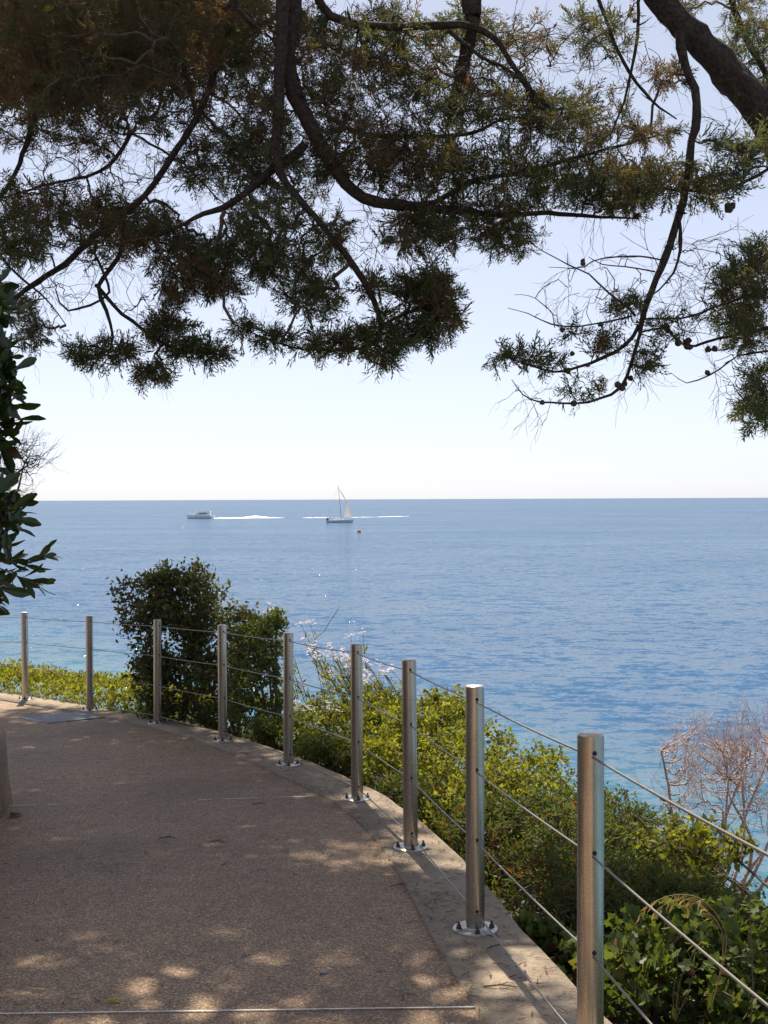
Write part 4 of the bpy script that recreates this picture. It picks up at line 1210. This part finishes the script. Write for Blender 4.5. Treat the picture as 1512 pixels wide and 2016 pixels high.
# leafy ground cover over the whole bank and at the far left corner
gc = MB()
n = 15000
T = RNG.uniform(1.2, 12.9, n); Sx = 0.22 + RNG.random(n) ** 1.6 * 3.2
PP = np.array([bank_base(t, s) for t, s in zip(T[:n // 3], Sx[:n // 3])])
PP = np.repeat(PP, 3, 0) + RNG.normal(size=(len(PP) * 3, 3)) * np.array([.07, .07, 0.0])
PP[:, 2] += RNG.random(len(PP)) * 0.12
dirs = RNG.normal(size=PP.shape) * 0.8 + np.array([0, 0, 0.7])
gc.inst(OVAL[0], OVAL[1], PP, frames(dirs, RNG.uniform(0, 6.28, len(PP))), RNG.uniform(0.03, 0.06, len(PP)), RNG.random(len(PP)))
tag(gc.build('ground_cover', M['fine']), 'low dark ground cover over the bank below the railing', 'ground cover', kind='stuff')
gc = MB()
PP = []
for k in range(2600):
    t = RNG.uniform(9.2, 12.9); s = 0.16 + RNG.random() * 1.5
    hgt = (0.06 + 0.26 * math.exp(-((s - 0.75) / 0.5) ** 2)) * (0.75 + 0.35 * math.sin(t * 5.0) * math.sin(s * 6 + t * 2)) * (0.65 if t < 9.9 else 1)
    p = over_path(t, s, hgt * RNG.random() ** 0.5)
    PP.append(p)
PP = np.array(PP)
scatter_leaves(gc, OVAL, PP, RNG.normal(size=PP.shape) * 0.5 + np.array([0, 0, 1]), 6, 0.042, 1.0, 0.06, None, 0.4)
tag(gc.build('ground_cover', M['lime']), 'sunlit yellow-green ground cover at the far left corner behind the posts', 'ground cover', kind='stuff')

# flowering plants
def flower_mesh():
    mb = MB()
    for k in range(9):
        c = RNG.normal(size=3) * np.array([.016, .016, .011])
        for q in range(4):
            a = q * math.pi / 2 + k
            d = np.array([math.cos(a), math.sin(a), 0.35]); e = np.array([-math.sin(a), math.cos(a), 0])
            V = [c, c + d * .008 + e * .005, c + d * .016, c + d * .008 - e * .005]
            mb.add(V, [(0, 1, 2), (0, 2, 3)], RNG.random())
    me = mb.mesh('flower_head')
    me.materials.append(M['petal'])
    return me
FLOWERS = [flower_mesh() for _ in range(4)]
def flowering(label, base, heads, spread_px=0):
    root = empty('flowering_plant', base, label, 'flower', 'white flowering plants beyond the railing')
    st = MB(); lf = MB()
    P, D = [], []
    for (px, py, d) in heads:
        tip = np.array(at(px, py, d))
        b0 = np.array(base) + RNG.normal(size=3) * np.array([.08, .08, 0])
        mid = (b0 + tip) / 2 + RNG.normal(size=3) * 0.03 + np.array([0, 0, 0.05])
        L, W = smooth_line([tuple(b0), tuple(mid), tuple(tip)], [.004, .003, .0015], 0.05, 0.004)
        st.tube(L, W, sides=4)
        for q in L[3:-2]: P.append(q); D.append(tip - b0)
        o = put('flower_head', random.choice(FLOWERS), tip - np.array(base), root, (random.uniform(-.4, .4), random.uniform(-.4, .4), random.random() * 6))
        o.scale = [random.uniform(0.8, 1.35)] * 3
    st.build('stems', M['fine'], root)
    scatter_leaves(lf, LANCE, np.array(P), np.array(D), 3, 0.05, 0.9, 0.05, None, 0.2)
    lf.build('foliage', M['lime'], root, kind='stuff')
    return root
rp = lambda x0, x1, y0, y1, d, n: [(random.uniform(x0, x1), random.uniform(y0, y1), d + random.uniform(-.25, .25)) for _ in range(n)]
flowering('cluster of white flowers left of the sixth post, above the sunlit bush', tuple(bank_base(7.4, 1.25)), rp(600, 690, 1270, 1330, 10.6, 26))
flowering('thin white-flowered stems standing highest against the sea right of the shrubs', tuple(bank_base(7.75, 1.2)), [(592, 1228, 11), (610, 1226, 11), (596, 1258, 11), (715, 1245, 11), (690, 1252, 11), (606, 1283, 11)])
flowering('pale lilac flowers between the sixth and seventh posts', tuple(bank_base(6.9, 1.3)), rp(715, 770, 1300, 1345, 9.9, 14))
flowering('pale flowers topping the olive-green shrub', tuple(bank_base(8.25, 1.1)), rp(455, 540, 1178, 1222, 11.8, 11))
flowering('white blossoms scattered low among the sunlit leaves behind the fifth post', tuple(bank_base(7.5, 0.8)), rp(580, 680, 1340, 1400, 10.0, 9))

# bare pinkish shrub at the right edge
def bare_shrub(name, label, base, blobs, mat, r0, stems, cat='shrub', tw=0.16, per=2, bend=0.02):
    root = empty(name, base, label, cat)
    A = np.vstack([ellipsoid(n, c, r, 0.3) for c, r, n in blobs])
    st = MB(); skel = []
    for k in range(stems):
        tgt = A[RNG.integers(0, len(A))]
        b0 = np.array(base) + RNG.normal(size=3) * 0.03
        mid = b0 * 0.5 + tgt * 0.5 + RNG.normal(size=3) * 0.06
        P, W = smooth_line([tuple(b0), tuple(mid), tuple(tgt)], [r0 * 5, r0 * 4, r0 * 2], 0.05, 0.012)
        st.tube(P, W, sides=6); skel.append(P)
    skel = np.vstack(skel)
    par, cnt, order, allp = grow(skel, A, 0.7)
    branch_mesh(st, len(skel), par, cnt, order, allp, r0, r0 * 4, 0.38, 4, bend, sub=3)
    st.build('stems', M[mat], root, smooth=True)
    D = A - allp[par]
    D = D / (np.linalg.norm(D, axis=1, keepdims=True) + 1e-9) + np.array([0, 0, 1.0])
    t = MB(); twigs_on(t, A, D, per, tw, FORKS, 0.35)
    t.build('twigs', M[mat], root, kind='stuff')
    return root
b = bank_base(4.55, 2.05)
bare_shrub('bare_shrub', 'leafless pinkish shrub with forked twigs at the right edge against the sea', (at(1405, 1720, 7.0).x, 7.0, b[2]),
           [(A_(1390, 1490, 7.0), (0.27, 0.3, 0.18), 110), (A_(1480, 1490, 7.0), (0.22, 0.3, 0.20), 86), (A_(1400, 1580, 7.0), (0.30, 0.3, 0.16), 60), (A_(1550, 1540, 7.0), (0.25, 0.3, 0.25), 40), (A_(1490, 1620, 6.9), (0.22, 0.2, 0.1), 14), (A_(1330, 1550, 7.0), (0.10, 0.2, 0.22), 14)], 'pinktwig', 0.0025, 11, tw=0.13, per=2, bend=0.007)
b = bank_base(4.1, 1.75)
shrub('bush', 'small yellow-green leafy bush at the foot of the bare pink shrub', tuple(b), [(A_(1380, 1655, 6.2), (0.26, 0.25, 0.11), 110), (A_(1290, 1650, 6.2), (0.12, 0.2, 0.06), 30), (A_(1365, 1715, 6.0), (0.14, 0.25, 0.12), 70)], OVAL, 'lime', 6, 0.04, 5, tint=0.4, group='bushes along the railing')

# dry grass and weed stalks near the vines
def grass_plant(label, base, stalks, mat='drygrass', heads=True):
    root = empty('dry_grass', base, label, 'grass')
    st = MB(); hd = MB()
    for pts, w in stalks:
        P, W = smooth_line([tuple(base)] + [tuple(at(*q)) for q in pts], [w] * (len(pts)) + [w * 0.4], 0.02, 0.002)
        st.tube(P, W, sides=4)
        if heads:
            n = len(P)
            seg = P[int(n * 0.62):]
            D = np.gradient(seg, axis=0)
            scatter_leaves(hd, LANCE, seg, D, 2, 0.028, 0.35, 0.01, None, -0.5)
    st.build('stalk', M[mat], root)
    if heads: hd.build('seed_head', M['drygrass'], root, kind='stuff')
    return root
grass_plant('arching straw-coloured grass plume crossing the middle cable at lower right', tuple(at(1400, 1990, 3.7)),
            [([(1430, 1850, 3.7), (1390, 1778, 3.7), (1340, 1762, 3.7), (1290, 1776, 3.65), (1258, 1805, 3.65)], .0014), ([(1425, 1850, 3.7), (1380, 1785, 3.75), (1330, 1770, 3.75), (1285, 1800, 3.7)], .0012), ([(1422, 1860, 3.75), (1375, 1772, 3.8), (1345, 1775, 3.8), (1358, 1800, 3.8)], .001)])
grass_plant('straight brown weed stem standing among the vines at the right edge', tuple(at(1478, 2080, 3.5)), [([(1482, 1950, 3.5), (1478, 1850, 3.5), (1476, 1760, 3.5)], .0028)], 'twig', False)
grass_plant('crossed dry stems lying over the lower right vines', tuple(at(1330, 2010, 3.6)), [([(1340, 1930, 3.6), (1370, 1870, 3.6), (1400, 1830, 3.6)], .0018), ([(1325, 1960, 3.6), (1335, 1890, 3.6), (1322, 1850, 3.6)], .0014), ([(1352, 1960, 3.6), (1366, 1905, 3.6), (1350, 1868, 3.6)], .0016)], 'twig', False)
grass_plant('long thin stalk leaning against the sea beside the white flowers', tuple(bank_base(7.8, 1.0)), [([(620, 1290, 11), (640, 1240, 11), (662, 1205, 11), (668, 1195, 11)], .003)], 'twig', False)

# hedge of large glossy leaves on the left
hb = (-2.75, 5.4, gz(5.4) + 0.45)
def hkey(px, py, c): return -(px + 0.0 * py) + 0.0
hedge = shrub('hedge', 'broad-leaved evergreen hedge overhanging the wall at the left edge', hb,
      [(A_(-62, 620, 5.4), (0.12, 0.5, 0.28), 90), (A_(-58, 780, 5.4), (0.11, 0.5, 0.3), 70), (A_(-62, 930, 5.4), (0.13, 0.5, 0.3), 70), (A_(-50, 1010, 5.4), (0.13, 0.4, 0.10), 46), (A_(-85, 1100, 5.4), (0.16, 0.4, 0.25), 70), (A_(-75, 540, 5.4), (0.10, 0.4, 0.2), 40), (A_(-190, 800, 5.8), (0.25, 0.7, 0.9), 100), (A_(-70, 1170, 5.4), (0.1, 0.3, 0.1), 24)],
      OBOV, 'hedge', 9, 0.105, 8, cat='hedge', parts=300, reach=0.08, r0=0.004, up=0.0, part_key=hkey, spread=0.85)
# sprigs that reach out over the path
def sprig(pts, n):
    base = hedge.location
    P, W = smooth_line([tuple(at(*p)) for p in pts], [.004, .003] + [.0022] * (len(pts) - 2), 0.02, 0.002)
    st = MB(); st.tube(P, W, sides=5)
    root = st.build('sprig', M['twig'], hedge)
    for k in range(n):
        t = 0.25 + 0.75 * (k + .5) / n
        i = int(t * (len(P) - 1))
        d = P[min(i + 1, len(P) - 1)] - P[max(i - 1, 0)]
        d /= np.linalg.norm(d)
        a = k * 2.4
        perp = np.array([0, math.cos(a) * .8, math.sin(a)])
        dd = d * 0.95 + perp * 0.62 + RNG.normal(size=3) * 0.12
        fr = frames(dd[None], RNG.uniform(0, 6.28, 1))[0]
        me = HL[k % len(HL)]
        o = put('leaf', me, P[i] - np.array(base), root)
        o.rotation_euler = Matrix(fr.tolist()).to_euler()
        o.scale = [random.uniform(0.075, 0.115)] * 3
    return root
HL = []
for k in range(4):
    me = bpy.data.meshes.new('leaf')
    me.from_pydata([tuple(v) for v in OBOV[0]], [], [tuple(f) for f in OBOV[1]])
    a = me.attributes.new('tint', 'FLOAT', 'POINT')
    a.data.foreach_set('value', np.full(len(OBOV[0]), 0.3 + 0.15 * k, dtype=np.float32))
    me.materials.append(M['hedge'])
    HL.append(me)
sprig([(-20, 1105, 5.3), (20, 1106, 5.3), (60, 1108, 5.3), (95, 1085, 5.3)], 16)
sprig([(-20, 1110, 5.25), (20, 1128, 5.25), (60, 1146, 5.25), (85, 1152, 5.25)], 13)
sprig([(-50, 1110, 5.2), (-25, 1135, 5.2), (-5, 1150, 5.2), (10, 1165, 5.2)], 9)
bare_shrub('dead_shrub', 'tangle of bare brown twigs sticking out of the hedge above the horizon', (at(-30, 1010, 5.9).x, 5.9, at(-30, 1010, 5.9).z),
           [(A_(30, 920, 5.9), (0.10, 0.2, 0.12), 60), (A_(65, 900, 5.9), (0.07, 0.15, 0.09), 45), (A_(20, 970, 5.9), (0.1, 0.2, 0.08), 30)], 'twig', 0.0017, 6, 'shrub', tw=0.09, per=1, bend=0.006)

# ------------------------------------------------------------------ boats
def loft(mb, sections, closed=False):
    """sections: list of equal-length point lists"""
    n, m_ = len(sections), len(sections[0])
    V = [p for s in sections for p in s]
    F = []
    for i in range(n - 1):
        for k in range(m_ - (0 if closed else 1)):
            k2 = (k + 1) % m_
            F.append((i * m_ + k, i * m_ + k2, (i + 1) * m_ + k2, (i + 1) * m_ + k))
    mb.add(V, F)
def hull_sections(L, beam, free_b, free_s, draft=0.5, flare=1.15, n=13):
    out = []
    for i in range(n):
        u = i / (n - 1)                      # 0 stern, 1 bow
        w = beam / 2 * (1 - max(0, (u - 0.45) / 0.55) ** 2.2) * (0.92 + 0.08 * min(1, u * 5))
        h = free_s + (free_b - free_s) * u ** 1.6
        x = -L / 2 + L * u
        rake = 0.06 * L * max(0, (u - 0.7) / 0.3)
        w = max(w, 0.03)
        out.append([(x + rake, -w, h), (x + rake * .5, -w / flare, h * 0.35), (x, -w / flare * .55, -draft), (x, w / flare * .55, -draft), (x + rake * .5, w / flare, h * 0.35), (x + rake, w, h)])
    return out
def boat_root(name, px, py_water, label, facing):
    d = CAM_R @ Vector(((px - CX) / FPX, -(py_water - CY) / FPX, -1.0))
    p = d * (SEA / d.z)
    o = empty(name, p, label, 'boat')
    o.rotation_euler = (0, 0, facing)
    return o, p
def bpart(root, name, mb, mat, smooth=False, parent=None):
    me = mb.mesh(name, smooth=smooth)
    me.materials.append(mat)
    o = put(name, me, (0, 0, 0), parent or root)
    return o
# motor yacht, bow to the left
my, mp_ = boat_root('motor_yacht', 396, 1021, 'white motor yacht with flybridge speeding to the left, trailing a wake', R(180 - 4))
sc = mp_.length * 52 / FPX / 15.0
my.scale = (sc, sc, sc)
mb = MB(); hs = hull_sections(15, 4.4, 2.3, 1.6); loft(mb, hs)
mb.add([p for p in hs[0]], [(0, 1, 2, 3, 4, 5)])
bpart(my, 'hull', mb, M['gelcoat'], True)
mb = MB()
for s in range(len(hs) - 1):
    a, b_ = hs[s], hs[s + 1]
    mb.add([(a[0][0], a[0][1], a[0][2] - .05), (b_[0][0], b_[0][1], b_[0][2] - .05), (b_[5][0], b_[5][1], b_[5][2] - .05), (a[5][0], a[5][1], a[5][2] - .05)], [(0, 1, 2, 3)])
bpart(my, 'deck', mb, M['gelcoat'])
def prism(mb, prof, w0, w1):
    """side profile (x,z) extruded across the beam, narrowing to w1 at the top"""
    zs = [z for _, z in prof]; z0, z1 = min(zs), max(zs)
    V = []
    for sgn in (-1, 1):
        for x, z in prof:
            w = w0 + (w1 - w0) * (z - z0) / (z1 - z0)
            V.append((x, sgn * w / 2, z))
    n = len(prof)
    mb.add(V, [(k, (k + 1) % n, n + (k + 1) % n, n + k) for k in range(n)])
    for s in (0, n):
        c = np.mean(V[s:s + n], axis=0)
        mb.add([tuple(c)] + V[s:s + n], [(0, 1 + k, 1 + (k + 1) % n) for k in range(n)])
mb = MB(); prism(mb, [(-5.2, 1.5), (3.6, 1.9), (1.6, 3.4), (-4.6, 3.5), (-5.4, 2.6)], 3.7, 3.0); cab = bpart(my, 'cabin', mb, M['gelcoat'])
for sgn in (-1, 1):
    mb = MB()
    mb.add([(-3.6, sgn * 1.76, 2.55), (1.6, sgn * 1.76, 2.55), (0.9, sgn * 1.64, 3.0), (-3.4, sgn * 1.64, 3.0)], [(0, 1, 2, 3)])
    bpart(my, 'window', mb, M['darkglass'], parent=cab)
mb = MB(); mb.add([(3.05, -1.4, 2.35), (3.05, 1.4, 2.35), (1.85, 1.3, 3.28), (1.85, -1.3, 3.28)], [(0, 1, 2, 3)]); bpart(my, 'windscreen', mb, M['darkglass'], parent=cab)
mb = MB(); prism(mb, [(-5.6, 3.5), (1.2, 3.45), (0.6, 4.2), (-5.4, 4.0)], 3.2, 3.3); bpart(my, 'flybridge', mb, M['gelcoat'])
mb = MB(); mb.box((-2.6, 0, 5.35), (3.6, 2.9, 0.14)); bpart(my, 'hardtop', mb, M['gelcoat'])
for x in (-4.1, -1.1):
    for sgn in (-1, 1):
        mb = MB(); mb.tube([(x - .5, sgn * 1.4, 4.0), (x, sgn * 1.3, 5.3)], 0.07, 6); bpart(my, 'arch_leg', mb, M['gelcoat'])
mb = MB()
for sgn in (-1, 1):
    pts = [(h[0][0], sgn * abs(h[0][1]) * .95, h[0][2] + 0.75) for h in hs[6:]]
    mb.tube(pts, 0.04, 5)
    for p in pts[::2]: mb.tube([p, (p[0], p[1], p[2] - .75)], 0.03, 4)
bpart(my, 'bow_rail', mb, M['spar'])
# wake behind the yacht
def wake():
    mb = MB()
    pieces = [(416, 560, 1021, 1019.5, 1.0), (596, 648, 1019.5, 1019, 0.4), (690, 738, 1018.8, 1018, 0.3), (738, 806, 1018, 1016.5, 0.3)]
    for x0, x1, y0, y1, hmax in pieces:
        n = int((x1 - x0) / 1.6)
        secs = []
        for i in range(n + 1):
            t = i / n
            px, py = x0 + (x1 - x0) * t, y0 + (y1 - y0) * t
            d = CAM_R @ Vector(((px - CX) / FPX, -(py - CY) / FPX, -1.0))
            p = d * (SEA / d.z)
            h = hmax * (0.25 + 0.6 * RNG.random())
            if hmax == 1.0: h = 0.45 * (1 - 0.5 * t) + 0.9 * math.exp(-((px - 502) / 18) ** 2) + 0.4 * RNG.random()
            h *= min(1, t * 6 + .15) * min(1, (1 - t) * 4 + 0.1)
            w = 2.2 + RNG.random()
            secs.append([(p.x, p.y - w, SEA + 0.02), (p.x, p.y - w * .4, SEA + h * .8), (p.x, p.y + .2, SEA + h), (p.x, p.y + w * .5, SEA + h * .6), (p.x, p.y + w, SEA + 0.02)])
        loft(mb, secs)
    o = mb.build('wake', M['foam'])
    tag(o, 'long white foam wake trailing right behind the motor yacht', 'wake', kind='stuff')
wake()
# sailing boat
sb, sp_ = boat_root('sailboat', 668, 1029, 'grey sailing yacht with one small sail set, crossing the wake', R(3))
sc = sp_.length * 54 / FPX / 13.0
sb.scale = (sc, sc, sc)
U = 13.0 / 54                                     # metres per photograph pixel at the boat
mb = MB(); hs = hull_sections(12.4, 3.8, 1.5, 1.15, 0.4); loft(mb, hs); mb.add(hs[0], [(0, 1, 2, 3, 4, 5)])
bpart(sb, 'hull', mb, M['hullgrey'], True)
mb = MB()
for s in range(len(hs) - 1):
    a, b_ = hs[s], hs[s + 1]
    mb.add([(a[0][0], a[0][1], a[0][2] - .04), (b_[0][0], b_[0][1], b_[0][2] - .04), (b_[5][0], b_[5][1], b_[5][2] - .04), (a[5][0], a[5][1], a[5][2] - .04)], [(0, 1, 2, 3)])
bpart(sb, 'deck', mb, M['gelcoat'])
mb = MB(); prism(mb, [(-2.5, 1.1), (2.8, 1.2), (2.0, 1.75), (-2.3, 1.85)], 2.3, 1.8); bpart(sb, 'cabin', mb, M['gelcoat'])
mb = MB(); mb.tube([(1.0, 0, 1.1), (0.3, 0, 9), (-0.45, 0, 17.6)], [.15, .13, .08], 8); bpart(sb, 'mast', mb, M['spar'])
mb = MB(); mb.tube([(0.9, 0, 2.3), (-3.8, 0, 2.5)], [.1, .08], 6); bpart(sb, 'boom', mb, M['spar'])
mb = MB(); mb.tube([(-0.35, 0, 16.2), (1.6, 0, 13.6), (3.1, 0, 10.4), (6.3, 0, 1.6)], .035, 4); bpart(sb, 'forestay', mb, M['spar'])
mb = MB(); mb.tube([(-0.4, 0, 17.3), (-6.0, 0, 1.3)], .02, 4); bpart(sb, 'backstay', mb, M['spar'])
luff = [(-0.2, 15.6), (1.4, 13.2), (3.0, 10.6), (3.0, 7.0), (2.3, 2.6)]
leech = [(-0.1, 15.7), (1.8, 13.4), (3.6, 10.0), (5.0, 6.4), (6.0, 2.6)]
secs = []
for (lx_, lz), (ex, ez) in zip(luff, leech):
    secs.append([(lx_ + (ex - lx_) * k / 6, 0.9 * math.sin(math.pi * k / 6) * (17 - lz) / 15, lz + (ez - lz) * k / 6) for k in range(7)])
mb = MB(); loft(mb, secs); bpart(sb, 'sail', mb, M['sail'], True)
mb = MB(); mb.box((-5.6, 0, 1.6), (1.1, 2.0, 0.9)); mb.box((-4.6, 0, 2.0), (1.0, 1.9, 0.12)); bpart(sb, 'sprayhood', mb, M['navy'])
# buoy
d = CAM_R @ Vector(((707 - CX) / FPX, -(1048.5 - CY) / FPX, -1.0)); p = d * (SEA / d.z)
by = empty('buoy', p, 'small round orange marker buoy right of the sailboat', 'buoy')
mb = MB(); mb.lathe([(0.0, -0.3), (0.5, -0.2), (0.68, 0.2), (0.6, 0.6), (0.3, 0.95), (0.12, 1.05), (0.0, 1.06)], tuple(p), 16); mb.build('float', M['orange'], by, smooth=True)
mb = MB(); mb.tube([(p.x, p.y, p.z + 1.0), (p.x, p.y, p.z + 1.5)], 0.05, 6); mb.build('topmark', M['spar'], by)

# ------------------------------------------------------------------ litter on the path
lt = MB()
P = []
for k in range(3600):
    if k < 2300:
        t = RNG.uniform(2.2, 8.5); s = RNG.uniform(-0.22, 0.18); q = rail_pt(t, s); h = 0.017
    else:
        y = RNG.uniform(3.6, 12); q = np.array((RNG.uniform(-2.2, 0.1) - max(0, y - 8) * 0.45, y, 0)); h = 0.004
        if q[0] > rail_pt(2 + (y - 2) / 1.45, -.1)[0]: continue
    P.append((q[0], q[1], gz(q[1]) + h))
P = np.array(P)
a = RNG.uniform(0, 6.28, len(P))
D = np.stack([np.cos(a), np.sin(a), RNG.uniform(-.05, .12, len(P)) - 0.057 * np.sin(a)], 1)
sliver = (np.array([(-0.035, 0, 0), (0.035, 0.02, 0), (0.03, 0.06, .5), (0.0, 0.03, 1.0), (-.03, .06, .5)]), np.array([(0, 1, 2), (0, 2, 4), (4, 2, 3)]))
lt.inst(sliver[0], sliver[1], P, frames(D, RNG.uniform(-.4, .4, len(P))), RNG.uniform(0.015, 0.065, len(P)), RNG.random(len(P)) ** 1.5)
tag(lt.build('leaf_litter', M['litter']), 'fine brown needles and bits scattered on the path and edging', 'leaf litter', kind='stuff')

def fallen_twig(px, py, L, ang, label, w=.003):
    p = ground(px, py)
    on_edge = 0.016
    a = np.array((p.x - math.cos(ang) * L / 2, p.y - math.sin(ang) * L / 2)); b_ = 2 * np.array((p.x, p.y)) - a
    m_ = (a + b_) / 2 + RNG.normal(size=2) * L * 0.08
    pts = [(x, y, gz(y) + on_edge + dz) for (x, y), dz in ((a, 0), (m_, 0.008), (b_, 0.002))]
    P_, W_ = smooth_line(pts, [w, w * .9, w * .4], 0.02, 0.002)
    o = empty('fallen_twig', p, label, 'twig', 'fallen twigs on the ground')
    mb = MB(); mb.tube(P_, W_, 5)
    mb.build('stem', M['twig'], o)
    mb = MB()
    q = P_[len(P_) // 2]
    mb.tube([q, q + np.array((math.cos(ang + .7), math.sin(ang + .7), 0.05)) * L * .3], w * .6, 4)
    mb.build('side_shoot', M['twig'], o)
fallen_twig(785, 1750, 0.10, 0.5, 'forked dark twig lying where the edging meets the path between two posts')
fallen_twig(980, 1873, 0.07, 0.1, 'short straight twig on the concrete below the second nearest base plate')
fallen_twig(985, 1952, 0.12, -0.1, 'long thin twig on the concrete near the bottom edge')
fallen_twig(330, 1656, 0.09, 0.1, 'dark curled twig on the open path left of centre', .004)
fallen_twig(428, 1664, 0.09, -0.1, 'dark curled twig on the path right of a similar one', .004)
fallen_twig(510, 1588, 0.09, 0.3, 'twig lying just below the far joint line', .004)
def fallen_leaf(px, py, L, ang, mat, tint, label, tpl=LANCE):
    p = ground(px, py)
    o = empty('fallen_leaf', p, label, 'leaf')
    mb = MB()
    D = np.array([[math.cos(ang), math.sin(ang), 0.06]])
    pos = np.array([[p.x, p.y, gz(p.y) + 0.008]])
    mb.inst(tpl[0], tpl[1], pos, frames(D, np.array([0.1])), np.array([L]), np.array([tint]))
    mb.build('blade', M[mat], o)
    mb = MB(); mb.tube([tuple(pos[0]), tuple(pos[0] - D[0] * L * .25)], 0.0012, 4); mb.build('stalk', M[mat], o)
M['yellow'] = leaf_mat('yellow_leaf', [(0.0, (0.4, 0.3, 0.03)), (1.0, (0.5, 0.38, 0.05))], 0.2, 0.6)
fallen_leaf(204, 1973, 0.075, -0.15, 'yellow', 0.5, 'yellow fallen leaf on the path just above the near joint line')
fallen_leaf(892, 1940, 0.03, 1.9, 'litter', 1.0, 'small pale curled leaf near the edging at the bottom', OVAL)
fallen_leaf(745, 1813, 0.03, 0.5, 'litter', 0.9, 'tiny pale leaf on the path left of the second nearest post', OVAL)
fallen_leaf(18, 1612, 0.13, 1.2, 'litter', 0.1, 'dark dead leaf lying against the foot of the low wall', OVAL)
p = ground(636, 1917)
bm = bmesh.new(); bmesh.ops.create_icosphere(bm, subdivisions=2, radius=0.011)
for v in bm.verts: v.co = Vector((v.co.x * 1.2, v.co.y, v.co.z * 0.7)) * random.uniform(.88, 1.12)
me = bpy.data.meshes.new('pebble'); bm.to_mesh(me); bm.free()
me.materials.append(plain('grey_stone', (0.30, 0.31, 0.33), 0.8, 0, 0.2, 200))
tag(put('pebble', me, (p.x, p.y, gz(p.y) + 0.006)), 'single grey pebble on the path in the dappled light', 'pebble')
